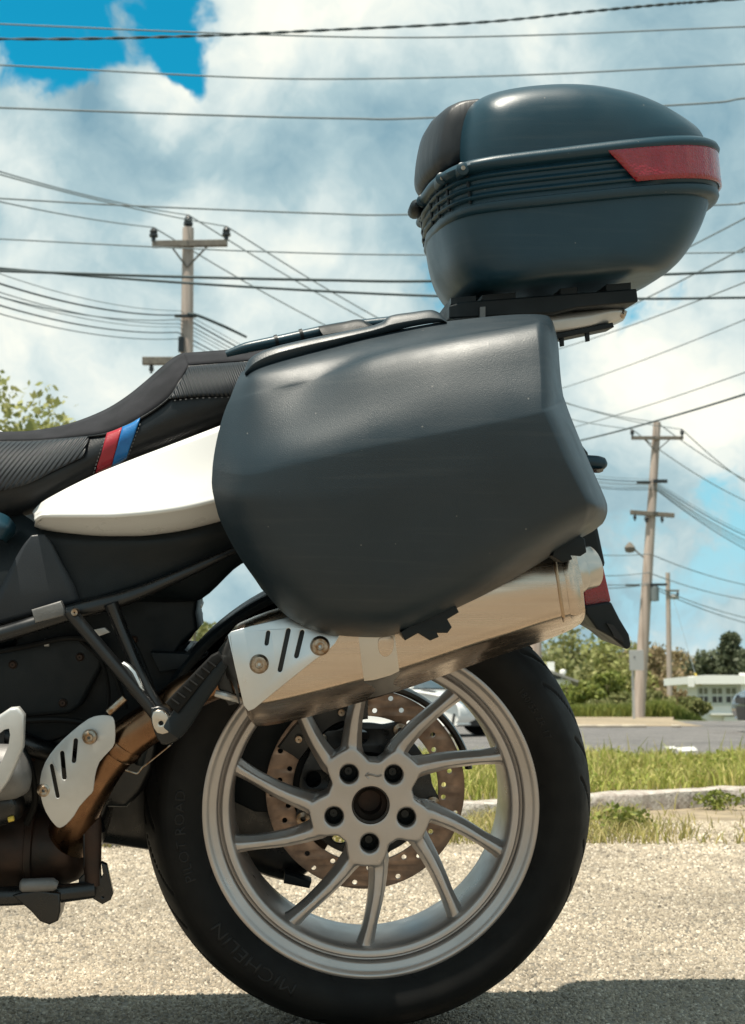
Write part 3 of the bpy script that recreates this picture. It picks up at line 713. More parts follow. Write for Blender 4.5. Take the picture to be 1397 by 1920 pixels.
# ---------------------------------------------------------------- utility poles
def insul(p, h, r):
    return lathe_z([(r * .5, 0), (r * .5, h * .3), (r, h * .32), (r, h * .5), (r * .7, h * .52), (r * .95, h * .7), (r * .7, h * .85), (r * .3, h)], p)
def lathe_z(prof, p, seg=12):
    v = [Vector((p[0] + r * cos(2 * pi * k / seg), p[1] + r * sin(2 * pi * k / seg), p[2] + z)) for r, z in prof for k in range(seg)]
    return v, gridfaces(len(prof), seg, cu=True) + [tuple(range(seg)), tuple(range((len(prof) - 1) * seg, len(prof) * seg))]
def pole(label, base, top, r0, r1, arms, label_extra=None, boxes=()):
    o = thing('utility_pole', label, 'pole', base, group='utility poles along the road')
    obj('shaft', *tube([base, base.lerp(top, .5), top], [r0, (r0 + r1) / 2, r1], 16), 'pole_wood', o)
    att = {}
    for (key, a, b, th, pins, brace) in arms:
        d = (b - a).normalized(); R = Matrix((d, Vector((0, 0, 1)).cross(d).normalized(), Vector((0, 0, 1)))).transposed()
        off = Vector((0, -(r1 + th * .5), 0))
        am = obj('crossarm', *boxv((a + b) / 2 + off, ((b - a).length, th, th * 1.25), R), 'arm_wood', o); bevel(am, th * .1)
        mid = (a + b) / 2
        if brace:
            for s_ in (-1, 1):
                obj('brace', *tube([mid + d * s_ * (b - a).length * .27 + off, base.lerp(top, (mid.z - brace - base.z) / (top.z - base.z)) + Vector((0, -r1, 0))], .022, 6), 'arm_wood', o)
        for i, (t, h, up) in enumerate(pins):
            p = a.lerp(b, t) + off + Vector((0, 0, th * .6 if up else -th * .6 - h))
            obj('insulator', *insul(p, h, h * .30), 'insulator', o)
            att[(key, i)] = p + Vector((0, 0, h if up else 0))
    for bx in boxes: obj(*bx, o)
    return o, att
PD = 31.0
b = WP(343, 1330, PD); b.z = 0; tp = WP(353, 428, PD)
LP, LA = pole('wooden utility pole with insulators on its crossarm above the seat', b, tp, .19, .13,
    [('top', WP(288, 463, PD), WP(428, 461, PD), .12, [(0.015, .33, True), (0.985, .33, True)], .55),
     ('low', WP(270, 681, PD), WP(438, 681, PD), .14, [(.1, .2, False), (.9, .2, False)], 0)])
obj('insulator', *insul(tp + Vector((0, -.02, -.05)), .36, .11), 'insulator', LP); LTOP = tp + Vector((0, 0, .32))
q1 = WP(330, 597, PD); obj('cable_bracket', *boxv(q1 + Vector((.25, -.2, 0)), (.5, .08, .06)), 'insulator', LP)
obj('cable_bracket', *boxv(WP(342, 650, PD) + Vector((0, -.2, 0)), (.12, .1, .35)), 'insulator', LP)
RD = 50.0
b = WP(1197, 1346, RD); b.z = 0.0; tp = WP(1232, 792, RD)
RP, RA = pole('tall leaning utility pole with two crossarms at the right, behind the grey sign', b, tp, .23, .14,
    [('top', WP(1182, 823, RD), WP(1279, 823, RD), .10, [(0.02, .26, True), (0.98, .26, True)], .5),
     ('low', WP(1180, 962, RD), WP(1262, 968, RD), .13, [(.1, .22, False), (.36, .26, False), (.72, .22, False)], 0)])
RTOP = tp
for (u, v_, w_, h_, nm) in [(1205, 906, .5, .10, 'cable_bracket'), (1236, 904, .5, .12, 'cable_bracket'), (1184, 1098, .5, .07, 'cable_bracket'), (1233, 1097, .6, .08, 'cable_bracket')]:
    obj(nm, *boxv(WP(u, v_, RD) + Vector((0, -.2, 0)), (w_, .12, h_)), 'insulator', RP)
lampb = WP(1181, 1027, RD)
obj('street_light', *lathe_z([(.05, -.18), (.16, -.15), (.2, 0), (.12, .12), (.04, .2)], lampb), 'arm_wood', RP)
obj('light_arm', *tube([WP(1213, 1050, RD), WP(1195, 1035, RD), lampb + Vector((0, 0, .15))], .03, 6, 3), 'arm_wood', RP)
obj('transformer', *lathe_z([(.02, 0), (.17, .02), (.18, .5), (.1, .58), (.03, .62)], WP(1226, 1128, RD) + Vector((0, -.1, 0))), 'cable_grey', RP)
b = WP(1254, 1288, 88); b.z = float(terrain(b.x, 88)); tp = WP(1252, 1074, 88)
SP, SA = pole('small far utility pole right of the tall leaning pole', b, tp, .20, .14, [('top', WP(1246, 1108, 88), WP(1272, 1108, 88), .1, [(.9, .3, False)], 0)])
obj('street_light', *lathe_z([(.05, -.2), (.3, -.15), (.32, 0), (.1, .15)], WP(1264, 1118, 88)), 'sign_back', SP)
b = WP(1003, 1345, 40); b.z = 0; tp = WP(1003, 575, 40)
HP, HA = pole('utility pole almost wholly hidden behind the side case', b, tp, .2, .14, [])
o = thing('guy_guard', 'thin yellow guy wire guard running down in front of the white house', 'guy wire', WP(1336, 1330, 60))
obj('guard_tube', *tube([WP(1336, 1330, 60), WP(1303, 1262, 60)], .035, 6), 'yellow_guard', o)
obj('stay_wire', *tube([WP(1303, 1262, 60), WP(1262, 1120, 84)], .012, 5), 'cable_grey', o)
# sign seen from behind
o = thing('road_sign', 'grey back of a road sign on a post beside the leaning pole', 'sign', GP(1184, 1350))
sb = WP(1185, 1349, 44.5); st = WP(1189, 1221, 44.5)
obj('post', *boxv((sb + st) / 2, (.075, .05, (st - sb).length)), 'sign_back', o)
sg = obj('sign_panel', *boxv(WP(1193, 1238, 44.4) + Vector((0, -.05, 0)), (.46, .012, .64)), 'sign_back', o); bevel(sg, .004)
obj('bolt', *boxv(WP(1189, 1232, 44.4) + Vector((0, -.062, 0)), (.04, .02, .04)), 'insulator', o)
o = thing('sign_post', 'thin dark post in the gap before the side case', 'post', GP(363, 1360))
obj('post', *tube([GP(363, 1360), WP(366, 1128, 30)], .022, 8), 'arm_wood', o)

# ---------------------------------------------------------------- buildings
HD = 60.0; hs = F / HD
def hx(u): return WP(u, 1322, HD).x
def hz(v): return WP(698, v, HD).z
hb = Vector((hx(1400), CY + HD, -1.7))
o = thing('white_house', 'low white house with multi-pane windows at the right edge', 'house', hb)
obj('wall', *boxv((((hx(1308) + hx(1500)) / 2), hb.y + 2, (hz(1281) - 1.7) / 2), (hx(1500) - hx(1308), 4, hz(1281) + 1.7)), 'house_white', o, smooth=False)
rf = obj('roof', *prism([(hx(1286), hz(1283)), (hx(1286), hz(1269)), (hx(1320), hz(1266)), (hx(1380), hz(1266.5)), (hx(1510), hz(1268)), (hx(1510), hz(1283))], hb.y - .5, hb.y + 4.4), 'house_white', o, smooth=False)
obj('gutter', *boxv((hx(1292), hb.y - .52, hz(1279)), (.26, .12, .42)), 'house_white', rf, smooth=False)
obj('corner_post', *boxv((hx(1391), hb.y - .25, hz(1310)), (.2, .2, 2.2)), 'house_white', o, smooth=False)
obj('skirt', *boxv((hx(1430), hb.y - .10, hz(1356)), (hx(1500) - hx(1350), .14, .55)), 'house_white', o, smooth=False)
obj('sill_ledge', *boxv((hx(1420), hb.y - .14, hz(1339)), (hx(1510) - hx(1330), .26, .07)), 'house_white', o, smooth=False)
for u0, u1 in ((1311, 1327), (1336, 1354), (1362, 1380)):
    wn = obj('window', *boxv(((hx(u0) + hx(u1)) / 2, hb.y - .012, hz(1304)), (hx(u1) - hx(u0) + .16, .05, .86)), 'house_trim', o, smooth=False)
    for (va, vb, mm) in ((1290.5, 1301, 'curtain'), (1306, 1317, 'window_glass')):
        obj('pane', *boxv(((hx(u0) + hx(u1)) / 2, hb.y - .045, hz((va + vb) / 2)), (hx(u1) - hx(u0), .03, (vb - va) / hs)), mm, wn, smooth=False)
    obj('muntin', *boxv(((hx(u0) + hx(u1)) / 2, hb.y - .07, hz(1304)), (.03, .02, .64)), 'house_white', wn, smooth=False)
HD2 = 84
def h2(u, v, dy=0): p = WP(u, v, HD2); p.y += dy; return p
o = thing('far_house', 'distant white house with a grey sloping roof beside the tyre', 'house', h2(1050, 1345))
a, b_, c_ = h2(1012, 1250), h2(1046, 1262), h2(1106, 1284)
obj('wall', *boxv(((a.x + c_.x) / 2 - .5, a.y + 2.5, a.z / 2 - .7), (c_.x - a.x - 1.2, 4.4, a.z - .1)), 'house_white', o, smooth=False)
rv, rfc = prism([(a.x, a.z), (b_.x, b_.z), (c_.x, c_.z), (c_.x, c_.z - .14), (a.x, a.z - .14)], a.y - .2, a.y + 5)
rf = obj('roof', rv, rfc, 'roof_grey', o, smooth=False)
obj('chimney', *boxv(h2(1036, 1252, .8), (.4, .4, .75)), 'house_white', rf, smooth=False)
obj('vent', *lathe_z([(.12, -.25), (.12, .1), (.2, .12), (.2, .3), (.05, .36)], h2(1058, 1266, .6)), 'house_white', rf)

# ---------------------------------------------------------------- cars
def car(label, loc, rotz, paint, ht=1.3, ln=4.5):
    o = thing('parked_car' if paint == 'car_dark' else 'passing_car', label, 'car', (0, 0, 0)); sx, sz = ln / 4.5, ht / 1.42
    lower = [(-2.2, .30), (-2.24, .55), (-2.15, .86), (-1.6, .92), (-.6, .93), (.7, .90), (1.3, .84), (1.9, .74), (2.18, .62), (2.25, .45), (2.2, .26), (1.8, .2), (-1.9, .2)]
    roof = [(-1.95, .90), (-1.25, 1.33), (-.5, 1.42), (.1, 1.38), (.55, 1.2), (1.15, .88)]
    def shell(poly, ws):
        rows = []
        for (yy, k, dz) in ws:
            rows.append([Vector((p[0] * k * sx, yy, (p[1] + (dz * (p[1] - .55) if p[1] > .55 else 0)) * sz)) for p in poly])
        n_ = len(poly); v = [p for r in rows for p in r]; f = gridfaces(len(rows), n_, cu=True) + [tuple(range(n_)), tuple(range((len(rows) - 1) * n_, len(rows) * n_))]
        return v, f
    low = cr([(p[0], p[1], 0) for p in lower], 3, True)
    obj('body', *shell(low, [(-.84, .97, -.25), (-.9, .99, -.06), (-.88, 1, 0), (-.5, 1.005, .03), (0, 1.01, .05), (.5, 1.005, .03), (.88, 1, 0), (.9, .99, -.06), (.84, .97, -.25)]), paint, o, angle=35)
    rfp = cr([(p[0], p[1], 0) for p in roof], 4)
    obj('glasshouse', *shell(rfp, [(-.80, 1, -.0), (-.6, 1.02, .02), (0, 1.05, .05), (.6, 1.02, .02), (.80, 1, -.0)]), 'car_glass', o, angle=35)
    top = [p for p in rfp if p.y > 1.31]
    rv = [Vector((p.x * k * sx, yy, (p.y + .012 + dz) * sz)) for yy, k, dz in ((-.72, 1, 0), (-.4, 1.02, .03), (0, 1.03, .05), (.4, 1.02, .03), (.72, 1, 0)) for p in top]
    solid(obj('roof', rv, gridfaces(5, len(top)), paint, o), .03)
    for s_ in (-1, 1):
        for pp in ([(-1.95, .92), (-1.25, 1.34)], [(-.35, .9), (-.35, 1.40)], [(1.15, .9), (.55, 1.2), (.12, 1.38)]):
            obj('pillar', *tube([(p[0] * sx, s_ * .81, p[1] * sz) for p in pp], .035, 6), paint, o)
        obj('headlight', *gridsurf([[Vector((2.16 * sx, s_ * .84, .66 * sz)), Vector((2.2 * sx, s_ * .66, .66 * sz)), Vector((2.26 * sx, s_ * .45, .6 * sz))], [Vector((2.2 * sx, s_ * .86, .56 * sz)), Vector((2.27 * sx, s_ * .66, .56 * sz)), Vector((2.3 * sx, s_ * .48, .54 * sz))]]), 'chrome', o)
        mv = lathe_z([(.02, -.08), (.11, -.06), (.12, .05), (.05, .1)], (.85 * sx, s_ * 1.0, .98 * sz)); obj('mirror', *mv, paint, o)
        for xx in (1.4, -1.38):
            w = obj('wheel', *lathe_y([(.02, s_ * .80), (.2, s_ * .82), (.3, s_ * .84), (.33, s_ * .80), (.33, s_ * .66), (.1, s_ * .62)], xx * sx, .33, 24), 'car_trim', o)
            obj('hubcap', *lathe_y([(.01, s_ * .855), (.1, s_ * .862), (.2, s_ * .85), (.21, s_ * .82)], xx * sx, .33, 16), 'silver_paint', w)
    obj('bumper', *gridsurf([[Vector((2.1 * sx, -.88, .42 * sz)), Vector((2.29 * sx, -.4, .42 * sz)), Vector((2.31 * sx, .4, .42 * sz)), Vector((2.1 * sx, .88, .42 * sz))], [Vector((2.05 * sx, -.88, .2 * sz)), Vector((2.26 * sx, -.4, .2 * sz)), Vector((2.28 * sx, .4, .2 * sz)), Vector((2.05 * sx, .88, .2 * sz))]]), 'car_trim', o)
    obj('grille', *boxv((2.285 * sx, 0, .53 * sz), (.04, .7, .1)), 'car_trim', o)
    o.matrix_world = Matrix.Translation(loc) @ Matrix.Rotation(rotz, 4, 'Z'); return o
car('white car with a bluish windscreen seen between the wheel spokes', GP(738, 1378), radians(-36), 'car_white', 1.10, 3.5)
car('dark blue car cut off by the right edge beside the white house', GP(1652, 1374), radians(178), 'car_dark', 1.40, 4.4)

# ---------------------------------------------------------------- overhead wires
def wire(label, pts, r, m='cable', group=None, sm=8):
    p = [q if isinstance(q, Vector) else WP(*q) for q in pts]
    o = obj('overhead_wire', *tube(p, r, 6, sm), m, base=p[0]); tag(o, label, 'wire', group); return o
def ext(p, q, k): return (p[0] + (p[0] - q[0]) * k, p[1] + (p[1] - q[1]) * k)
HG = 'wires strung across the sky'
def hwire(label, pts, dist, r, m='cable_grey'):
    a = ext(pts[0], pts[1], 2.0); b = ext(pts[-1], pts[-2], 2.0)
    return wire(label, [(u, v, dist) for u, v in [a] + pts + [b]], r, m, HG)
# twisted service cable: two strands wound round each other
base_pts = [(-700, 60), (0, 73), (350, 68), (600, 57), (900, 42), (1100, 22), (1250, 8), (1397, -3), (2000, -50)]
cl = cr([WP(u, v, 14) for u, v in base_pts], 60)
o = thing('twisted_cable', 'thick dark twisted cable, topmost of the lines crossing the sky', 'wire', cl[0], group=HG)
for s_ in (0, pi):
    pts = [p + Vector((0, cos(i * .36 + s_), sin(i * .36 + s_))) * .0085 for i, p in enumerate(cl)]
    obj('strand', *tube(pts, .0085, 6), 'cable', o)
hwire('thin wire just under the topmost twisted cable', [(0, 45), (350, 60), (700, 70), (1000, 66), (1397, 50)], 15, .009)
hwire('thin wire passing just above the top case', [(0, 122), (400, 143), (640, 148), (1000, 140), (1397, 120)], 16, .010)
hwire('thin wire running behind the backrest pad of the top case', [(0, 202), (400, 216), (650, 222), (800, 221), (1300, 195), (1397, 184)], 16, .012)
hwire('thin wire running behind the hinge side of the top case', [(0, 372), (230, 385), (600, 400), (780, 402), (1330, 385), (1397, 380)], 17, .011)
hwire('faint wire crossing just at the insulators of the left pole', [(0, 448), (250, 461), (500, 472), (800, 478), (1340, 474), (1397, 470)], 17, .009)
hwire('thick dark wire crossing in front of the left pole shaft', [(0, 508), (300, 518), (600, 525), (820, 527), (1230, 515), (1397, 508)], 15, .016, 'cable')
hwire('dark wire just below the thick one, passing the case rack', [(0, 503), (200, 520), (500, 540), (820, 555), (1200, 560), (1397, 558)], 15.5, .015, 'cable')
G2 = 'wires carried by the two crossarm poles'
L0, L1, R0, R1 = LA[('top', 0)], LA[('top', 1)], RA[('top', 0)], RA[('top', 1)]
def sag(a, b, s_, n=8): return [a.lerp(b, i / n) - Vector((0, 0, s_ * 4 * (i / n) * (1 - i / n))) for i in range(n + 1)]
def run(label, a, b, s_, r, m='cable_grey', g=G2): return wire(label, sag(a, b, s_), r, m, g, 3)
def beyond(a, b, k): return a + (b - a) * k
dR = (RTOP - LTOP)
run('wire from the top of the left pole leaving the picture at left', LTOP, WP(-220, 250, 19), .15, .013)
run('wire from the right insulator of the left pole leaving at left', L1, WP(-220, 262, 19.5), .12, .013)
run('wire from the left insulator of the left pole leaving at left', L0, WP(-220, 325, 19), .10, .013)
run('wire from the left pole top down to the leaning pole top', LTOP, RTOP, .9, .015)
run('wire between the right insulators of both crossarm poles', L1, R1, .9, .015)
run('wire between the left insulators of both crossarm poles', L0, R0, .9, .015)
for k, (a, pe, s_, lab) in enumerate([(RTOP, (1480, 935, 62), .3, 'wire from the top of the leaning pole out to the right'), (R1, (1480, 950, 62), .3, 'wire from the right insulator of the leaning pole out to the right'),
                                      (R0, (1480, 970, 62), .4, 'wire from the left insulator of the leaning pole out to the right')]):
    run(lab, a, WP(*pe), s_, .018)
tele = [((340, 596), (-150, 478), (1222, 905), .017, 'cable'), ((338, 604), (-150, 510), (1224, 910), .012, 'cable_grey'), ((342, 640), (-150, 540), (1226, 915), .010, 'cable_grey'), ((336, 628), (-150, 522), (1228, 920), .014, 'cable'), ((341, 588), (-150, 455), (1221, 900), .008, 'cable_grey'), ((339, 612), (-150, 494), (1225, 912), .009, 'cable_grey'), ((337, 618), (-150, 504), (1226, 917), .008, 'cable_grey')]
for k, (pa, pl, pr, r, m) in enumerate(tele):
    nm = ['thick telephone cable', 'upper thin telephone cable', 'lowest thin telephone cable', 'lower telephone cable', 'topmost faint telephone cable', 'middle thin telephone cable', 'thin telephone cable under the middle one'][k]
    a = WP(pa[0], pa[1], PD) + Vector((0, -.22, 0)); run(nm + ' sagging left from the left pole', a, WP(pl[0], pl[1], 20), .25, r, m, 'telephone cables at the left pole')
    c = WP(pr[0], pr[1], RD) + Vector((0, -.22, 0)); run(nm + ' from the left pole down to the leaning pole', a, c, 1.0, r, m, 'telephone cables at the left pole')
    run(nm + ' sagging right from the middle of the leaning pole', c, WP(1500, [1040, 1052, 1062, 1074, 1034, 1057, 1068][k], 64), .35, r * 1.1, m, 'telephone cables at the leaning pole')
sl = obj('splice_case', *tube([WP(352, 588, PD - .25), WP(372, 592, PD - .25), WP(420, 612, PD + .2), WP(462, 632, PD + .6)], [.03, .035, .035, .03], 8, 3), 'cable', base=WP(352, 588, PD)); tag(sl, 'thick black cable splice beside the left pole shaft', 'cable')
for k, (va, ve, vl) in enumerate([(1040, 1086, 1030), (1075, 1110, 1076), (1095, 1150, 1086), (1098, 1162, 1100)]):
    nm = ['first', 'second', 'third', 'fourth'][k]
    c = WP(1216 - k * 2, va, RD) + Vector((0, -.24, 0))
    run(nm + ' from top of the low cables right of the leaning pole', c, WP(1480, ve + 22, 60), .25, .017, 'cable_grey', 'low cables on the leaning pole')
    run(nm + ' from top of the low cables left of the leaning pole', c, WP(960, vl - 14, 44), .2, .015, 'cable_grey', 'low cables on the leaning pole')
cross = [((1397, 408), 1), ((1397, 463), 1), ((1397, 528), 0), ((1397, 598), 0), ((1397, 697), 1), ((1397, 738), 0)]
starts = [(1130, 530), (1100, 600), (1050, 643), (1040, 722), (1040, 800), (1040, 826)]
for k, ((e, _), s0) in enumerate(zip(cross, starts)):
    lab = ['highest of the wires rising to the right behind the top case', 'second highest wire rising to the right behind the top case', 'wire rising to the right just under the case rack',
           'wire rising to the right beside the upper corner of the side case', 'thin wire rising to the right above the leaning pole', 'thick wire rising to the right just above the leaning pole'][k]
    sl_ = (e[1] - s0[1]) / (e[0] - s0[0])
    u0 = 1003; v0 = s0[1] - sl_ * (s0[0] - u0) + 8
    a = WP(u0, v0, 40)
    b = WP(1560, e[1] + sl_ * 163 - 12, 20)
    wire(lab, sag(a, b, .12), [.014, .014, .012, .010, .010, .020][k], 'cable_grey' if k != 5 else 'cable', 'wires rising to the right', 3)

# ================================================================ the motorcycle
bike = thing('motorcycle', 'motorcycle leaning on its side stand with white tail panel and silver ten-spoke wheel', 'motorcycle', (0, 0, 0), BIKE)
WR = 0.317                                    # wheel centre height in bike space
def C(x, z, y): return Vector((x, y, z))
def lathe_w(prof, seg=96, closed=False): return lathe_y(prof, 0, WR, seg, closed)

# ---------------------------------------------------------------- rear wheel
rim_prof = [(.2320, -.0700), (.2315, -.0735), (.2285, -.0750), (.2255, -.0738), (.2235, -.0700), (.2195, -.0672), (.2145, -.0660), (.2118, -.0640), (.2108, -.0530), (.2078, -.0520),
            (.2060, -.0615), (.2040, -.0635), (.1985, -.0630), (.1955, -.0610), (.1938, -.0560), (.1922, -.0400), (.1905, -.0100), (.1905, .0200), (.1925, .0500), (.1975, .0640), (.2060, .0690),
            (.2200, .0700), (.2300, .0730), (.2320, .0700), (.2260, .0620), (.2120, .0500), (.2040, .0200), (.2040, -.0200), (.2120, -.0500), (.2260, -.0640)]
wheel = obj('rear_wheel', *lathe_w(rim_prof, 192, True), 'wheel_paint', bike, angle=50)
# spokes and hub grown together as one casting
def casting():
    mb = MB()
    th0 = [53 + 72 * k for k in range(5)]
    ol = []
    for k in range(180):
        a = 2.0 * k
        d = min(abs((a - (t - 3) + 180) % 360 - 180) for t in th0)          # lobes sit over each pair of spokes
        q_ = max(0.0, min(1.0, (d - 11) / 19)); q_ = q_ * q_ * (3 - 2 * q_)
        r = .083 - .0245 * q_
        ol.append((r * cos(radians(a)), r * sin(radians(a))))
    holes = [[(.053 * cos(radians(t)) + .0158 * cos(2 * pi * j / 24), .053 * sin(radians(t)) + .0158 * sin(2 * pi * j / 24)) for j in range(24)] for t in th0]
    holes.append([(.0272 * cos(2 * pi * j / 32), .0272 * sin(2 * pi * j / 32)) for j in range(32)])
    v, f = weld(*curve_plate(ol, holes, .046, .003, 2)); mb.add(([p + Vector((0, -.022, 0)) for p in v], f))
    def spoke(pts, ws, dep, ys):
        n = 14; cen = cr([Vector((p[0], p[1], 0)) for p in pts], 6); m_ = len(cen); v = []
        for i, p in enumerate(cen):
            t = i / (m_ - 1); tg = (cen[min(i + 1, m_ - 1)] - cen[max(i - 1, 0)]).normalized(); nn = Vector((-tg.y, tg.x, 0))
            w = float(np.interp(t, [0, .25, .55, .85, .95, 1.0], ws)); d = float(np.interp(t, [0, .3, 1], dep)); yc = float(np.interp(t, [0, .4, 1], ys))
            for (a, b) in ((-.2, -.5), (.2, -.5), (.5, -.05), (.5, .25), (.34, .5), (-.34, .5), (-.5, .25), (-.5, -.05)):
                q = p + nn * (a * w); v.append(Vector((q.x, yc + b * d, q.y)))
        return v, gridfaces(m_, 8, cu=True) + [tuple(range(8)), tuple(range((m_ - 1) * 8, m_ * 8))]
    def pol(r, a): return (r * cos(radians(a)), r * sin(radians(a)))
    for t in th0:
        mb.add(spoke([pol(.074, t + 8.5), pol(.085, t + 9.5), pol(.13, t + 5), pol(.203, t - 1)], [.034, .031, .0250, .0200, .024, .034], [.044, .040, .030], [-.022, -.024, -.036]))
        mb.add(spoke([pol(.074, t - 14.5), pol(.085, t - 17), pol(.13, t - 25.5), pol(.203, t - 33.5)], [.034, .031, .0250, .0200, .024, .034], [.044, .040, .030], [-.022, -.024, -.036]))
    me = bpy.data.meshes.new('tmp'); me.from_pydata([tuple(p) for p in mb.v], [], mb.f)
    bm = bmesh.new(); bm.from_mesh(me); bmesh.ops.recalc_face_normals(bm, faces=bm.faces); bm.to_mesh(me); bm.free()
    o = bpy.data.objects.new('tmp', me); COL.objects.link(o)
    r = o.modifiers.new('r', 'REMESH'); r.mode = 'VOXEL'; r.voxel_size = .0021; r.use_smooth_shade = True
    s = o.modifiers.new('s', 'SMOOTH'); s.factor = .5; s.iterations = 5
    dg = bpy.context.evaluated_depsgraph_get(); m2 = bpy.data.meshes.new_from_object(o.evaluated_get(dg))
    bpy.data.objects.remove(o); bpy.data.meshes.remove(me)
    m2.transform(Matrix.Translation((0, 0, WR))); m2.name = 'spokes'
    return m2
m2 = casting(); fin('spokes', m2, 'wheel_paint', wheel, True, 80)
for k in range(5):
    a = radians(53 + 72 * k); x, z = .053 * cos(a), WR + .053 * sin(a)
    obj('wheel_bolt', *lathe_y([(.001, -.020), (.0055, -.020), (.0062, -.019), (.0066, -.016), (.0115, -.015), (.0125, -.034), (.0138, -.036), (.0145, -.0)], x, z, 20), 'dark_recess', wheel)
obj('axle_bore', *lathe_y([(.001, -.006), (.016, -.006), (.017, -.026), (.0215, -.030), (.0245, -.034), (.0252, -.0455), (.0262, -.0452), (.0262, .0)], 0, WR, 32), 'scorched_steel', wheel)
# cast arrow on the hub
ax, az = .004, WR + .0415
obj('direction_arrow', *tube([C(ax + .011, az + .0005, -.0448), C(ax + .004, az - .001, -.0455), C(ax - .003, az + .001, -.0455), C(ax - .011, az, -.0448)], .0016, 6, 3), 'wheel_paint', wheel)
obj('direction_arrow', *tube([C(ax - .007, az + .0045, -.0448), C(ax - .012, az, -.0452), C(ax - .007, az - .0045, -.0448)], .0013, 6), 'wheel_paint', wheel)

tyre_half = [(.2265, -.064), (.2305, -.0715), (.2345, -.0755), (.2400, -.0810), (.2475, -.0868), (.2560, -.0905), (.2650, -.0920), (.2740, -.0912), (.2800, -.0890), (.2840, -.0868), (.2880, -.0835), (.2925, -.0775), (.2970, -.0695), (.3020, -.0585), (.3070, -.0460), (.3115, -.0330), (.3148, -.0190), (.3165, -.0070)]
def tyre():
    # dense profile, grooves pressed into the tread
    hp = cr([Vector((r, y, 0)) for r, y in tyre_half], 3); half = [(p.x, p.y) for p in hp]; prof = half + [(r, -y) for r, y in half[::-1]]
    seg = 1080; A = np.arange(seg) * 2 * pi / seg
    r = np.array([p[0] for p in prof])[:, None]; y = np.array([p[1] for p in prof])[:, None]
    dep = np.zeros((len(prof), seg)); per = 2 * pi / 13
    for side in (-1, 1):
        s = y * side
        for (s0, s1, a0, sl, w) in ((.012, .070, 0.0, 5.2, .0042), (.030, .082, .26, 6.8, .0034), (.004, .036, .14, 3.0, .0036)):
            ph = (A[None, :] + side * .1 - a0 - (s - s0) * sl * (1 - 4 * (s - s0)))
            d = np.abs((ph + per / 2) % per - per / 2) * .31
            m = np.clip((w - d) / .0016, 0, 1) * np.clip((s - s0) / .003, 0, 1) * np.clip((s1 - s) / .003, 0, 1)
            dep = np.maximum(dep, m * .005)
    # moulding rings on the side wall
    for rr, w, dd in ((.2385, .0011, -.0007), (.2790, .0010, -.0006), (.2520, .0006, .0005)):
        dep += np.exp(-((r - rr) / w) ** 2) * dd
    R = r - dep * np.clip((r - .235) / .02, 0, 1); Y = y * np.ones_like(dep) - np.sign(y) * dep * .35
    V = np.stack([R * np.cos(A), Y, WR + R * np.sin(A)], 2).reshape(-1, 3)
    return V, len(prof), seg
V, npf, seg = tyre()
i = np.arange(npf - 1)[:, None] * seg; j = np.arange(seg)[None, :]; j2 = (j + 1) % seg
q = np.stack([i + j, i + j2, i + seg + j2, i + seg + j], 2).reshape(-1, 4)
ty = npobj('tyre', V, q, np.zeros((0, 3), int), 'rubber', wheel); ty.data.shade_smooth()
def side_y(r): 
    pts = sorted(tyre_half[:9]); return float(np.interp(r, [p[0] for p in pts], [p[1] for p in pts]))
def sidewall_text(txt, a_start, rmid, size, stretch=1.0):
    """letters along the side wall, tops outward, reading clockwise from a_start (degrees)"""
    cu = bpy.data.curves.new('tmp', 'FONT'); cu.body = txt; cu.size = size; cu.resolution_u = 2
    o = bpy.data.objects.new('tmp', cu); COL.objects.link(o); dg = bpy.context.evaluated_depsgraph_get()
    me = bpy.data.meshes.new_from_object(o.evaluated_get(dg)); bpy.data.objects.remove(o)
    bm = bmesh.new(); bm.from_mesh(me); bmesh.ops.triangulate(bm, faces=bm.faces)
    bmesh.ops.subdivide_edges(bm, edges=[e for e in bm.edges if e.calc_length() > size * .3], cuts=2); bm.to_mesh(me); bm.free()
    vs = []
    for p in me.vertices:
        r = rmid + p.co.y - size * .35; a = radians(a_start) - p.co.x * stretch / rmid
        vs.append(Vector((r * cos(a), side_y(r) - .0007, WR + r * sin(a))))
    fs = [tuple(f.vertices) for f in me.polygons]; bpy.data.meshes.remove(me)
    return solid(obj('sidewall_lettering', vs, fs, 'letter_rubber', wheel), .0008)
sidewall_text('MICHELIN', -113, .2610, .026, 1.25)
sidewall_text('PILOT ROAD', -159, .2610, .020, 1.1)
sidewall_text('180/55 ZR 17', 40, .2600, .013, 1.1)
sidewall_text('PILOT ROAD', 85, .2610, .020, 1.1)
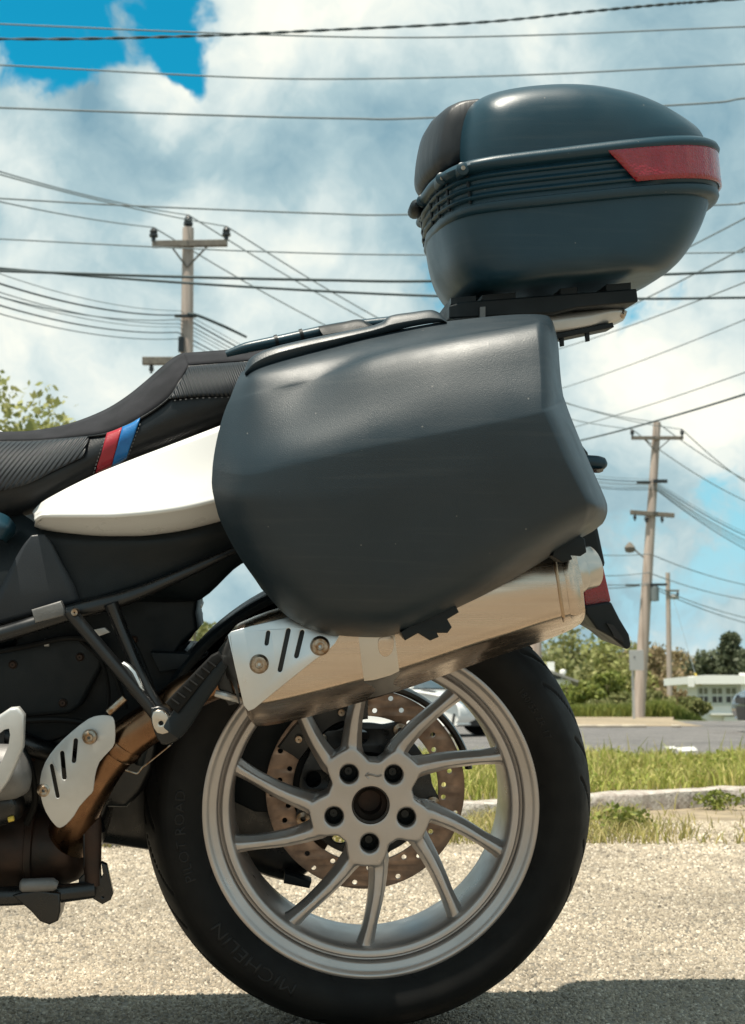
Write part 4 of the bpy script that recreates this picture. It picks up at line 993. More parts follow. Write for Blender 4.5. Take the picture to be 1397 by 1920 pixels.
# brake disc
def disc():
    ro, ri = .1465, .108; ol = []
    for k in range(160): a = 2 * pi * k / 160; ol.append((ro * cos(a), ro * sin(a)))
    hs = [[(ri * cos(2 * pi * k / 120), ri * sin(2 * pi * k / 120)) for k in range(120)]]
    for k in range(40):
        a = 2 * pi * k / 40 + .05; rr = (.116, .127, .138)[k % 3]; 
        hs.append([(rr * cos(a) + .0042 * cos(2 * pi * j / 12), rr * sin(a) + .0042 * sin(2 * pi * j / 12)) for j in range(12)])
    v, f = weld(*curve_plate(ol, hs, .005, .0004, 1)); return [p + Vector((0, .075, WR)) for p in v], f
obj('brake_disc', *disc(), 'disc_steel', wheel, angle=30)
def carrier():
    ol = []
    for k in range(180):
        a = 2 * pi * k / 180; r = .097 + .0125 * max(0, cos(5 * a + 1)) ** 2; ol.append((r * cos(a), r * sin(a)))
    hs = []
    for k in range(5):
        c = 2 * pi * k / 5 + .43; hs.append([((.078 + .012 * cos(2 * pi * j / 20)) * cos(c + .17 * sin(2 * pi * j / 20)), (.078 + .012 * cos(2 * pi * j / 20)) * sin(c + .17 * sin(2 * pi * j / 20))) for j in range(20)])
    v, f = weld(*curve_plate(ol, hs, .008, .001, 1)); return [p + Vector((0, .073, WR)) for p in v], f
obj('disc_carrier', *carrier(), 'satin_black_metal', wheel, angle=35)
for k in range(5):
    a = 2 * pi * k / 5 - .2; x, z = .101 * cos(a), WR + .101 * sin(a)
    obj('disc_bobbin', *lathe_y([(.0035, .066), (.004, .063), (.010, .064), (.0105, .07)], x, z, 16), 'bolt_steel', wheel)
obj('hub_carrier', *lathe_y([(.03, .0), (.05, .01), (.056, .03), (.05, .055), (.058, .075), (.06, .1)], 0, WR, 40), 'satin_black_metal', wheel)

# ---------------------------------------------------------------- swing arm, drive, calliper, hugger
sw = obj('swing_arm', *gridsurf([[P(u, v, y) for u, v, y in r] for r in (
    [(120, 1395, .10), (260, 1392, .10), (430, 1330, .14), (560, 1330, .15), (640, 1400, .15)],
    [(120, 1400, .06), (260, 1400, .07), (430, 1350, .11), (560, 1345, .12), (650, 1410, .12)],
    [(120, 1490, .05), (260, 1500, .06), (430, 1480, .095), (560, 1500, .11), (660, 1500, .11)],
    [(150, 1572, .06), (260, 1588, .07), (430, 1615, .11), (545, 1648, .12), (600, 1610, .12)],
    [(150, 1575, .10), (260, 1590, .11), (430, 1620, .15), (545, 1652, .16), (600, 1615, .16)])], 5, 3), 'satin_black_metal', bike, angle=60)
obj('drive_housing', *lathe_y([(.02, .10), (.06, .10), (.078, .112), (.084, .14), (.08, .18), (.05, .2), (.01, .2)], 0, WR, 48), 'satin_black_metal', sw)
plate('torque_arm_clip', [(536, 1640), (582, 1655), (579, 1664), (534, 1655)], .085, .03, 'black_plastic', sw)
cal = obj('brake_calliper', *gridsurf([[P(u, v, y) for u, v, y in r] for r in (
    [(520, 1400, .07), (560, 1350, .07), (620, 1315, .07), (690, 1300, .07)], [(523, 1402, .045), (562, 1354, .04), (622, 1320, .04), (690, 1306, .045)],
    [(560, 1425, .045), (592, 1385, .04), (640, 1352, .04), (690, 1345, .045)], [(562, 1427, .07), (594, 1388, .07), (642, 1355, .07), (690, 1348, .07)])], 5, 3), 'satin_black_metal', bike, angle=60)
for u, v in ((560, 1385), (640, 1335)): obj('calliper_bolt', *lathe_y([(.001, -.006), (.005, -.006), (.006, 0), (.006, .006)], *(lambda p: (p.x, p.z))(P(u, v, .04)), 12), 'bolt_steel', cal).location.y = .038
sv_ = [C(r * cos(a), WR + r * sin(a), y) for r, y in ((.149, .06), (.153, .052), (.158, .052), (.160, .06), (.160, .09)) for a in np.linspace(radians(12), radians(112), 40)]
obj('brake_guard', sv_, gridfaces(5, 40), 'satin_black_metal', bike)
plate('splash_guard', [(425, 1335), (520, 1300), (600, 1285), (672, 1288), (668, 1400), (620, 1450), (560, 1480), (520, 1520), (440, 1500), (420, 1400)], .095, .02, 'black_plastic', bike, bev=.003, smooth=2)
hv = []
aa = np.linspace(96, 168, 26)
for yy, dr in ((-.104, -.016), (-.106, .0), (-.098, .008), (-.05, .011), (0, .012), (.05, .011), (.1, .008), (.106, -.016)):
    for a in aa:
        r = .3225 + dr * .45; hv.append(C(r * cos(radians(a)), WR + r * sin(radians(a)), yy))
solid(obj('rear_hugger', hv, gridfaces(8, len(aa)), 'black_plastic', bike, angle=50), .004)

# ---------------------------------------------------------------- exhaust
def PR(l): return [P(*q) for q in l]
mrows = [
    PR([(418, 1205, -.14), (446, 1172, -.14), (680, 1108, -.14), (900, 1060, -.14), (1050, 1030, -.14), (1076, 1030, -.14)]),
    PR([(424, 1195, -.180), (450, 1168, -.180), (680, 1106, -.180), (900, 1058, -.180), (1055, 1032, -.180), (1078, 1032, -.180)]),
    PR([(428, 1205, -.214), (452, 1185, -.222), (686, 1125, -.222), (903, 1075, -.222), (1060, 1050, -.222), (1083, 1052, -.216)]),
    PR([(436, 1240, -.222), (456, 1230, -.230), (694, 1180, -.230), (908, 1120, -.230), (1068, 1095, -.230), (1092, 1090, -.224)]),
    PR([(453, 1304, -.220), (465, 1314, -.228), (705, 1262, -.228), (916, 1194, -.228), (1075, 1146, -.228), (1097, 1141, -.222)]),
    PR([(458, 1316, -.208), (469, 1327, -.217), (707, 1274, -.217), (917, 1205, -.217), (1076, 1156, -.217), (1097, 1151, -.211)]),
    PR([(466, 1346, -.152), (479, 1358, -.150), (712, 1302, -.150), (920, 1230, -.150), (1072, 1177, -.150), (1090, 1168, -.152)]),
    PR([(470, 1350, -.135), (482, 1362, -.135), (714, 1306, -.135), (922, 1234, -.135), (1072, 1180, -.135), (1088, 1170, -.135)])]
v, f = gridsurf(mrows, 8, 4)
ncol = 5 * 8 + 1; nrow = 7 * 4 + 1
f = f + [tuple(i * ncol for i in range(nrow)), tuple(i * ncol + ncol - 1 for i in range(nrow))]
muf = obj('muffler', v, f, 'steel', bike, angle=50)
def along(col, off, rows=mrows, n=4, r0=1, r1=7):
    """a closed-ish line round the muffler at a fraction col of its length"""
    pts = []
    for r in rows[r0:r1]:
        xs = [0, .04, .4, .74, .97, 1.0]; p = Vector([pchip(xs, [q[k] for q in r], col) for k in range(3)]); pts.append(p)
    c = sum(pts, Vector()) / len(pts); return [p + (p - c).normalized() * off for p in cr(pts, n)]
def band(name, c0, c1, m, off=.0016, r0=1, r1=7):
    cols = np.linspace(c0, c1, 5); rr = [along(c, off if 0 < i < 4 else .0, r0=r0, r1=r1) for i, c in enumerate(cols)]
    return obj(name, [p for r in rr for p in r], gridfaces(5, len(rr[0])), m, muf, angle=60)
band('end_band', .940, .948, 'weld_steel', .0010); band('end_band', .962, .992, 'steel', .0016)
st = band('mounting_strap', .365, .468, 'polished_steel', .0022)
plate('strap_tab', [(712, 1197), (736, 1195), (736, 1218), (728, 1229), (718, 1229), (711, 1218)], -.2335, .002, 'steel', muf, smooth=3, bev=.0006)
# end cap and tail pipe
tail = P(1062, 1074, -.18); tdir = (P(1108, 1062, -.165) - tail).normalized()
tp_ = tail + tdir * ((P(1108, 1062, -.165) - tail).length)
tv, tf = tube([tail, tail.lerp(tp_, .3), tail.lerp(tp_, .38), tail.lerp(tp_, .45), tail.lerp(tp_, .97), tp_, tp_ - tdir * .003, tail.lerp(tp_, .5)], [.032, .032, .0305, .0285, .0282, .0268, .0250, .0248], 40, cap=False)
obj('tail_pipe', tv, tf, 'polished_steel', muf, angle=60)
ec = [P(1085, 1032, -.14), P(1087, 1032, -.18), P(1092, 1055, -.216), P(1099, 1092, -.222), P(1103, 1138, -.220), P(1101, 1152, -.205), P(1092, 1166, -.165)]
# heat shield plate on the muffler
def shield_y(x, z): return 0.0
sh_out = [(428, 1192), (434, 1186), (470, 1176), (530, 1162), (585, 1150), (640, 1140), (640, 1185), (628, 1206), (612, 1222), (590, 1236), (520, 1292), (476, 1328), (466, 1332), (458, 1322), (440, 1245)]
shc = P(500, 1262, -.2365)
def sh_y(x, z): return 2.6 * max(0, z - shc.z) ** 2 + 3.0 * max(0, shc.x - .022 - x) ** 2
SH = plate('heat_shield', sh_out, -.2425, .0025, 'shield_steel', bike, bev=.0009, holes=[slot(503, 1187, 500, 1207, 10), slot(541, 1183, 525, 1256, 11), slot(567, 1186, 556, 1230, 11)], yf=sh_y)
plate('slot_shade_plate', [(470, 1182), (590, 1160), (600, 1190), (575, 1240), (520, 1270), (480, 1230)], -.2395, .002, 'dark_recess', SH, bev=.0004, yf=sh_y)  # dark backing plate added to stand in for the shade inside the slots
for u, v in ((486, 1245), (600, 1211)):
    p = P(u, v, -.24); obj('shield_bolt', *lathe_y([(.002, -.2450), (.0045, -.2453), (.005, -.2475), (.0095, -.2470), (.0115, -.2445), (.0125, -.2400)], p.x, p.z, 24), 'bolt_steel', SH)
obj('shield_flange', *gridsurf([PR([(412, 1262, -.150), (405, 1230, -.15), (425, 1198, -.15)]), PR([(432, 1275, -.225), (424, 1235, -.225), (430, 1195, -.225)]), PR([(452, 1330, -.241), (440, 1245, -.240), (431, 1192, -.236)])], 5, 4), 'shield_steel', SH)
# header pipe
hp = [(452, 1262, -.165), (405, 1275, -.160), (350, 1302, -.155), (292, 1348, -.155), (240, 1385, -.15), (200, 1425, -.14), (168, 1475, -.125), (140, 1535, -.10), (120, 1600, -.06)]
head = obj('header_pipe', *tube([P(*q) for q in hp], [.024, .0245, .0245, .0255, .027, .028, .029, .030, .030], 28, 5), 'bronze_pipe', bike, angle=60)
a, b = P(222, 1400, -.147), P(210, 1414, -.144); d = (a - b)
obj('pipe_collar', *tube([a - d * .3, a, a + d * .7, a + d * 1.0], [.0285, .0305, .0305, .0285], 28), 'bronze_pipe', head)
a = P(312, 1333, -.155); b = P(300, 1342, -.155); d = a - b
obj('pipe_clamp', *tube([a - d * .6, a - d * .5, a + d * .5, a + d * .6], [.0255, .028, .028, .0255], 28), 'scorched_steel', head)
obj('clamp_bolt', *tube([P(203, 1336, -.185), P(234, 1308, -.185)], [.0052, .0052], 10), 'bolt_steel', head)
cat = obj('catalyst_box', *tube([P(-60, 1592, -.06), P(-20, 1590, -.06), P(60, 1592, -.06), P(70, 1592, -.06), P(112, 1592, -.06), P(140, 1590, -.06), P(152, 1585, -.06)], [.055, .055, .056, .052, .050, .042, .025], 28, 2), 'scorched_steel', bike, angle=50)
obj('seam_band', *tube([P(56, 1592, -.06), P(58, 1592, -.06), P(70, 1592, -.06), P(72, 1592, -.06)], [.055, .0585, .0585, .055], 28), 'scorched_steel', cat)
# leaf shaped header shield, wrapped a little round the pipe
ls = [(196, 1347), (207, 1350), (211, 1366), (210, 1398), (200, 1413), (181, 1434), (172, 1462), (168, 1490), (160, 1500), (142, 1520), (130, 1540), (116, 1556), (104, 1563), (95, 1556), (80, 1530), (71, 1498), (70, 1468), (79, 1437), (99, 1408), (128, 1380), (160, 1355), (180, 1348)]
c0 = P(100, 1480, -.2); c1 = P(205, 1375, -.2)
def ls_y(x, z):
    t = Vector((x - c0.x, z - c0.z)); ax = Vector((c1.x - c0.x, c1.z - c0.z)); L_ = ax.length; ax /= L_
    s = t.dot(ax); o_ = abs(t.x * -ax.y + t.y * ax.x)
    return 6.0 * o_ * o_ + .16 * max(0, -s) ** 1.0 + .02
LS = plate('header_shield', ls, -.205, .0026, 'silver_paint', bike, holes=[slot(137, 1394, 134, 1432, 11), slot(111, 1418, 116, 1464, 11), slot(91, 1442, 103, 1500, 10)], bev=.0009, smooth=2, yf=ls_y)
for u, v in ((168, 1382), (80, 1484)):
    p = P(u, v, -.19); obj('shield_bolt', *lathe_y([(.002, -.1975), (.005, -.198), (.0055, -.196), (.0085, -.194), (.010, -.188)], p.x, p.z, 20), 'bolt_steel', LS)
    if u < 100: LS.children[-1].location.y += .012
# pillion footrest folded up in front of the muffler, and its hanger
fr = MB(); a, b = P(322, 1372, -.225), P(418, 1240, -.23); ax = (b - a).normalized(); sd_ = Vector((-ax.z, 0, ax.x))
fp = obj('pillion_footrest', *gridsurf([[a + ax * t * (b - a).length + sd_ * w * s_ + Vector((0, y, 0)) for t, s_ in ((0, .9), (.12, 1), (.5, .85), (.9, .7), (1, .5))] for w, y in ((-.013, .02), (-.015, -.004), (-.012, -.012), (.0, -.014), (.012, -.010), (.014, .002), (.012, .02))], 4, 3), 'black_plastic', bike, angle=60)
pr_ = plate('footrest_rubber', [(316, 1318), (332, 1332), (398, 1250), (412, 1236), (408, 1228), (398, 1233)], -.245, .014, 'rubber', fp, bev=.003)
for t in np.linspace(.1, .9, 7):
    p = P(316 + (402 - 316) * t + 6, 1322 + (1234 - 1322) * t + 4, -.2455)
    q_ = p + sd_ * .008; obj('rubber_rib', *tube([p - sd_ * .004, q_], .0018, 6), 'rubber', pr_)
plate('footrest_joint', [(288, 1332), (310, 1334), (332, 1362), (336, 1378), (312, 1392), (300, 1384), (290, 1356)], -.215, .03, 'satin_black_metal', bike, bev=.004, smooth=2)
jl = plate('footrest_link', [(289, 1338), (304, 1335), (318, 1352), (313, 1372), (296, 1372), (288, 1355)], -.228, .010, 'polished_steel', bike, bev=.002, smooth=2, holes=[circ(302, 1356, 7, 14)])
obj('muffler_lever', *tube([P(404, 1300, -.215), P(428, 1306, -.215), P(452, 1314, -.2)], [.0045, .005, .004], 8, 3), 'silver_paint', bike)
plate('muffler_bracket', [(403, 1232), (414, 1232), (426, 1262), (440, 1318), (430, 1320), (412, 1290)], -.21, .02, 'satin_black_metal', bike, bev=.002)
# return spring and hook
sp = []
for i in range(140):
    t = i / 139; c = P(318, 1398, -.17).lerp(P(276, 1432, -.17), t); a_ = i * .9; sp.append(c + Vector((.0035 * cos(a_), .0035 * sin(a_), .003 * cos(a_))))
obj('return_spring', *tube(sp, .0009, 5), 'bolt_steel', bike)
obj('spring_hook', *tube([P(276, 1432, -.17), P(266, 1440, -.17), P(258, 1450, -.17), P(248, 1448, -.17), P(235, 1444, -.17)], .0011, 6, 3), 'bolt_steel', bike)

# ---------------------------------------------------------------- frame, side panels, engine parts at the left edge
t1 = obj('frame_strut', *tube([P(130, 1146, -.205), P(140, 1158, -.205), P(276, 1318, -.205), P(292, 1340, -.205)], [.0078, .0084, .0084, .008], 18), 'satin_black_metal', bike)
obj('strut_bolt', *lathe_y([(.001, -.2215), (.004, -.222), (.005, -.219), (.005, -.21)], *(lambda p: (p.x, p.z))(P(141, 1148, -.215)), 14), 'bolt_steel', t1)
obj('frame_strut', *tube([P(208, 1132, -.185), P(224, 1172, -.185), P(262, 1262, -.192), P(298, 1332, -.2)], [.0096, .0090, .0082, .0075], 18, 3), 'satin_black_metal', bike)
obj('brake_hose', *tube([P(240, 1190, -.15), P(262, 1230, -.165), P(292, 1310, -.18), P(296, 1345, -.17)], .0035, 8, 4), 'rubber', bike)
obj('strut_clip', *tube([P(232, 1244, -.197), P(252, 1262, -.205), P(272, 1308, -.207)], [.0035, .0045, .003], 8, 2), 'shield_steel', bike)
rail = obj('subframe_rail', *tube([P(-50, 1202, -.185), P(0, 1190, -.185), P(60, 1172, -.185), P(130, 1150, -.182), (P(182, 1136, -.18)), P(250, 1116, -.168), P(330, 1082, -.158), P(440, 1032, -.145)], [.0105, .0105, .0105, .0105, .0105, .0098, .0075, .005], 16, 4), 'satin_black_metal', bike)
o = plate('rail_clip', [(63, 1146), (112, 1131), (118, 1146), (117, 1152), (68, 1164)], -.200, .012, 'grey_cast', rail, bev=.0025)
plate('clip_tab', [(176, 1182), (196, 1178), (204, 1185), (184, 1192)], -.16, .006, 'silver_paint', bike, bev=.001)
# side panel under the white tail: broad dark plastic
sp_rows = [PR([(-60, 950, -.115), (20, 955, -.118), (90, 990, -.14), (160, 996, -.145), (260, 1000, -.15), (360, 988, -.148), (430, 965, -.14), (520, 940, -.13)]),
           PR([(-60, 1010, -.135), (20, 1010, -.14), (90, 1012, -.155), (160, 1018, -.158), (260, 1018, -.158), (360, 1008, -.152), (430, 990, -.142), (520, 970, -.13)]),
           PR([(-60, 1090, -.155), (20, 1085, -.155), (90, 1078, -.158), (160, 1072, -.156), (260, 1062, -.152), (360, 1040, -.145), (430, 1015, -.135), (520, 1000, -.12)]),
           PR([(-60, 1176, -.16), (20, 1162, -.16), (90, 1144, -.16), (160, 1126, -.158), (260, 1098, -.15), (360, 1066, -.14), (430, 1036, -.13), (520, 1020, -.12)]),
           PR([(-60, 1182, -.12), (20, 1168, -.12), (90, 1152, -.12), (160, 1136, -.12), (260, 1116, -.115), (362, 1128, -.10), (452, 1058, -.10), (520, 1030, -.10)]),
           PR([(-60, 1190, .02), (20, 1180, .02), (90, 1170, .02), (160, 1155, .02), (260, 1150, .02), (362, 1120, .02), (448, 1055, .02), (520, 1030, .02)])]
obj('side_panel', *gridsurf(sp_rows, 6, 5), 'black_plastic', bike, angle=50)
tri = [PR([(60, 1005, -.1665), (84, 1002, -.1665)]), PR([(44, 1024, -.169), (98, 1020, -.168)]), PR([(18, 1070, -.172), (118, 1058, -.170)]), PR([(-8, 1120, -.174), (138, 1094, -.170)]), PR([(-40, 1180, -.172), (150, 1126, -.168)])]
solid(obj('knee_panel', *gridsurf(tri, 8, 5), 'side_plastic', bike, angle=60), .004, 1)
tl = obj('tank_side', *gridsurf([PR([(-70, 955, -.15), (-10, 958, -.165), (18, 970, -.16), (30, 985, -.14)]), PR([(-70, 985, -.19), (-12, 985, -.19), (16, 992, -.18), (28, 1000, -.14)]), PR([(-70, 1030, -.19), (-15, 1010, -.19), (4, 1012, -.18), (12, 1018, -.14)])], 5, 4), 'lid_plastic', bike)
# dark inner bodywork behind the struts
inner = plate('inner_fairing', [(-190, 1180), (-70, 1190), (60, 1176), (180, 1140), (300, 1118), (362, 1125), (358, 1150), (362, 1178), (338, 1200), (300, 1245), (345, 1228), (362, 1240), (330, 1275), (300, 1330), (250, 1345), (190, 1350), (120, 1375), (60, 1395), (-70, 1420), (-190, 1430)], -.075, .15, 'black_plastic', bike, bev=.006)
plate('battery_cover', [(-70, 1246), (20, 1226), (110, 1204), (165, 1200), (190, 1220), (182, 1248), (145, 1318), (128, 1330), (60, 1336), (-70, 1340)], -.105, .04, 'black_plastic', bike, bev=.006, smooth=0)
plate('undertray', [(286, 1226), (345, 1228), (380, 1232), (352, 1250), (300, 1258)], -.10, .2, 'black_plastic', bike, bev=.002)
plate('tail_bag', [(362, 1128), (360, 1150), (364, 1170), (330, 1212), (300, 1226), (280, 1215), (290, 1150)], .03, .09, 'vinyl', bike, bev=.008, smooth=2)
eng = plate('engine_case', [(-190, 1370), (-70, 1380), (60, 1385), (150, 1345), (230, 1350), (280, 1370), (275, 1440), (230, 1500), (190, 1500), (172, 1570), (150, 1600), (60, 1560), (-70, 1540), (-190, 1540)], -.05, .2, 'satin_black_metal', bike, bev=.012, smooth=2)
obj('gear_housing', *tube([P(-80, 1450, -.19), P(-10, 1448, -.19), P(28, 1446, -.19), P(46, 1443, -.19), P(54, 1441, -.19)], [.036, .036, .034, .027, .012], 28, 3), 'grey_cast', bike, angle=60)
obj('housing_foot', *tube([P(-80, 1510, -.15), P(0, 1505, -.15), P(30, 1500, -.15), P(42, 1496, -.15)], [.03, .03, .024, .01], 20, 3), 'satin_black_metal', bike, angle=60)
obj('drain_plug', *tube([P(16, 1536, -.17), P(26, 1534, -.17)], [.004, .0035], 10), 'yellow_guard', bike)
plate('foot_bracket', [(-60, 1372), (-20, 1358), (2, 1346), (20, 1334), (31, 1333), (39, 1343), (38, 1372), (37, 1400), (26, 1428), (10, 1462), (-6, 1484), (-60, 1512)], -.262, .016, 'silver_paint', bike, bev=.004,
      holes=[[(-60, 1400), (-10, 1382), (8, 1368), (17, 1366), (19, 1378), (16, 1398), (4, 1426), (-10, 1450), (-60, 1480)]])
obj('frame_tube', *tube([P(-60, 1350, -.08), P(60, 1400, -.08), P(150, 1440, -.05), P(180, 1560, -.04)], .014, 12, 4), 'satin_black_metal', bike)
# hoses, leads and fixings in the dark space behind the struts
for pts, r in (([(-60, 1232, -.125), (40, 1214, -.13), (130, 1196, -.125), (186, 1210, -.12), (214, 1262, -.12), (236, 1330, -.12)], .0036), ([(-60, 1362, -.115), (40, 1352, -.12), (120, 1350, -.12), (190, 1362, -.115)], .0042),
               ([(150, 1200, -.11), (190, 1240, -.115), (204, 1300, -.11), (196, 1352, -.11)], .0026), ([(40, 1400, -.12), (58, 1440, -.13), (66, 1500, -.12), (50, 1545, -.11)], .0045)):
    obj('cable', *tube([P(*q) for q in pts], r, 8, 5), 'rubber', bike)
for u, v, y in ((24, 1246, -.106), (150, 1232, -.106), (118, 1318, -.106), (250, 1200, -.077), (232, 1370, -.055), (206, 1470, -.055), (60, 1420, -.055)):
    p = P(u, v, y); obj('fixing_bolt', *lathe_y([(.001, y - .0035), (.0036, y - .0035), (.0045, y - .002), (.0055, y - .0015), (.006, y + .002)], p.x, p.z, 14), 'scorched_steel', bike)
for u, v in ((88, 1205), (200, 1236)):
    p = P(u, v, -.122); obj('cable_tie', *tube([p + Vector((-.003, 0, 0)), p + Vector((.003, 0, 0))], .0052, 10), 'silver_paint', bike)
# centre stand
cs_ = obj('centre_stand', *tube([P(-60, 1682, -.13), P(20, 1680, -.13), P(110, 1676, -.13), P(176, 1668, -.12)], [.0125, .0125, .012, .011], 14), 'satin_black_metal', bike)
obj('stand_sleeve', *tube([P(38, 1660, -.15), P(42, 1660, -.15), P(100, 1658, -.15), P(108, 1660, -.15)], [.006, .0085, .0085, .005], 14), 'grey_cast', cs_)
plate('stand_foot', [(34, 1682), (62, 1706), (78, 1724), (92, 1729), (103, 1724), (107, 1708), (107, 1680), (70, 1672)], -.145, .05, 'satin_black_metal', cs_, bev=.004)
plate('stand_hook', [(168, 1560), (182, 1600), (187, 1655), (196, 1640), (193, 1622), (197, 1624), (209, 1676), (205, 1686), (192, 1693), (170, 1680), (150, 1676), (150, 1650), (160, 1640), (158, 1560)], -.12, .012, 'satin_black_metal', cs_, bev=.002, holes=[[(185, 1679), (196, 1679), (198, 1684), (192, 1687)]])
obj('stand_arm', *tube([P(168, 1480, -.10), P(172, 1560, -.11), P(174, 1660, -.115)], [.014, .013, .011], 12, 4), 'scorched_steel', cs_)

# rear bodywork hidden behind the side case
tb = obj('tail_body', *prism(pxpoly([(420, 760), (560, 690), (800, 640), (985, 652), (1022, 710), (1080, 860), (1040, 930), (900, 950), (700, 985), (520, 1010), (430, 1040), (400, 960)], -.12), -.13, .13), 'black_plastic', bike, smooth=False); bevel(tb, .012)
obj('inner_mudguard', *prism(pxpoly([(520, 1000), (700, 975), (900, 940), (1050, 930), (1085, 1000), (1040, 1040), (900, 1030), (740, 1060), (600, 1090), (530, 1080)], -.11), -.115, .115), 'black_plastic', bike, smooth=False)
# ---------------------------------------------------------------- white tail panel
wtop = [(64, 962), (76, 948), (112, 926), (180, 892), (245, 865), (320, 836), (410, 801), (500, 765)]
wmid = [(66, 968), (90, 955), (128, 943), (192, 926), (250, 912), (322, 896), (410, 872), (500, 846)]
wcre = [(67, 974), (84, 966), (140, 966), (200, 966), (252, 963), (322, 955), (410, 936), (500, 908)]
wlip = [(66, 984), (80, 989), (140, 997), (200, 1001), (252, 1001), (322, 994), (410, 974), (500, 945)]
wb_ = [(66, 984), (80, 989), (140, 997), (200, 1001), (252, 1001), (322, 994), (410, 974), (500, 945)]
ys = [-.168, -.180, -.190, -.195, -.197, -.197, -.193, -.186]
def wrow(l, dy): return [P(u, v, y + dy) for (u, v), y in zip(l, ys)]
wrows = [wrow(wtop, .026), wrow(wmid, .008), [p.lerp(q, .10) for p, q in zip(wrow(wcre, -.014), wrow(wmid, .008))], wrow(wcre, -.014), [p.lerp(q, .08) + Vector((0, -.0012, 0)) for p, q in zip(wrow(wcre, -.014), wrow(wlip, .040))], wrow(wlip, .040), wrow(wb_, .055)]
solid(obj('tail_panel', *gridsurf(wrows, 7, 6), 'white_paint', bike, angle=60), .003, 1)

# ---------------------------------------------------------------- seat
vt_u = [-60, 0, 60, 120, 200, 260, 300, 330, 345, 400, 470, 540]
vt_v = [817, 812, 810, 799, 769, 729, 694, 670, 663, 660, 655, 650]
vb_u = [-60, 0, 75, 180, 240, 320, 410, 540]
vb_v = [985, 970, 950, 893, 866, 837, 800, 750]
def vtop(u): return pchip(vt_u, vt_v, u)
def vbot(u): return pchip(vb_u, vb_v, u)
SYS = [(0, -.055), (.06, -.085), (.16, -.112), (.30, -.135), (.6, -.154), (.85, -.150), (1.0, -.132)]
def seat_y(u, v):
    s_ = (v - vtop(u)) / (vbot(u) - vtop(u)); return pchip([a for a, b in SYS], [b for a, b in SYS], max(0, min(1, s_)))
us = np.linspace(-150, 520, 66); ss = [1.06, 1, .9, .75, .6, .45, .3, .2, .12, .06, .02, 0]
rows = []
for s_ in ss:
    rows.append([P(u, vtop(u) + (vbot(u) - vtop(u)) * s_, seat_y(u, vtop(u) + (vbot(u) - vtop(u)) * s_) + (.02 if s_ > 1 else 0)) for u in us])
rows.append([Vector((p.x, -.02, p.z - .004)) for p in rows[-1]])
rows += [[Vector((p.x, -p.y, p.z)) for p in r] for r in rows[::-1]]
seat = obj('seat', [p for r in rows for p in r], gridfaces(len(rows), len(us)), 'vinyl', bike, angle=60)
def seatpatch(name, top, bot, m, off=.002, n=24, k=8, th=.0025, parent=None, bulge=0.0):
    tp2 = cr([Vector((*p, 0)) for p in top], 6); bt2 = cr([Vector((*p, 0)) for p in bot], 6)
    def at(l, t): x = t * (len(l) - 1); i_ = min(int(x), len(l) - 2); return l[i_].lerp(l[i_ + 1], x - i_)
    v = []
    for j_ in range(k + 1):
        for i_ in range(n + 1):
            q = at(tp2, i_ / n).lerp(at(bt2, i_ / n), j_ / k); e = 4 * (j_ / k) * (1 - j_ / k)
            v.append(P(q.x, q.y, seat_y(q.x, q.y) - off - bulge * e))
    return solid(obj(name, v, gridfaces(k + 1, n + 1), m, parent or seat, angle=70), th, 1)
seam = [(-60, 833), (0, 829), (55, 828), (107, 824), (150, 820), (200, 813), (240, 797), (279, 775), (311, 752), (326, 735), (338, 715), (354, 687)]
stop = [(-60, 818), (0, 813), (55, 811), (107, 803), (150, 791), (200, 770), (240, 745), (275, 717), (303, 692), (318, 680), (332, 670), (346, 664)]
seatpatch('suede_top', stop, seam, 'suede', .003, 60, 6)
seatpatch('suede_top', [(344, 665), (400, 661), (470, 656), (520, 653)], [(352, 687), (400, 683), (470, 678), (520, 674)], 'suede', .003, 20, 4)
seatpatch('ribbed_panel', [(-60, 835), (0, 831), (60, 830), (110, 826), (168, 820)], [(-60, 935), (0, 921), (50, 908), (100, 884), (157, 857)], 'ribbed_vinyl', .0035, 40, 12)
seatpatch('ribbed_panel', [(355, 690), (400, 686), (430, 683), (470, 681)], [(319, 749), (370, 744), (428, 743), (470, 742)], 'ribbed_vinyl_rear', .0035, 24, 10)
seatpatch('red_stripe', [(202, 814), (216, 809), (230, 803)], [(178, 887), (193, 881), (207, 875)], 'red_vinyl', .003, 8, 10)
seatpatch('blue_stripe', [(231, 802.5), (248, 795), (264, 785)], [(208, 874.5), (222, 867), (236, 858)], 'blue_vinyl', .003, 8, 10)
def stitch(pts, sp_=6.5):
    l = cr([Vector((*p, 0)) for p in pts], 10); mb = MB(); acc = 0; last = l[0]
    run_ = 0
    for a_, b_ in zip(l, l[1:]):
        run_ += (b_ - a_).length
        if run_ >= sp_:
            d_ = (b_ - a_).normalized(); q0, q1 = b_ - d_ * 1.8, b_ + d_ * 1.8
            mb.add(tube([P(q0.x, q0.y, seat_y(q0.x, q0.y) - .0055), P(q1.x, q1.y, seat_y(q1.x, q1.y) - .0055)], .0007, 5)); run_ = 0
    return obj('stitching', *mb, 'thread', seat)
stitch([(318, 752), (370, 747), (428, 745)]); stitch([(265, 789), (252, 824), (239, 858)]); stitch([(199, 816), (187, 850), (176, 886)])
obj('seat_piping', *tube([P(u, v, seat_y(u, v) - .004) for u, v in seam], .0016, 6, 6), 'vinyl', seat)
obj('seat_piping', *tube([P(u, v, seat_y(u, v) - .004) for u, v in [(352, 688), (400, 684.5), (470, 679)]], .0016, 6, 6), 'vinyl', seat)
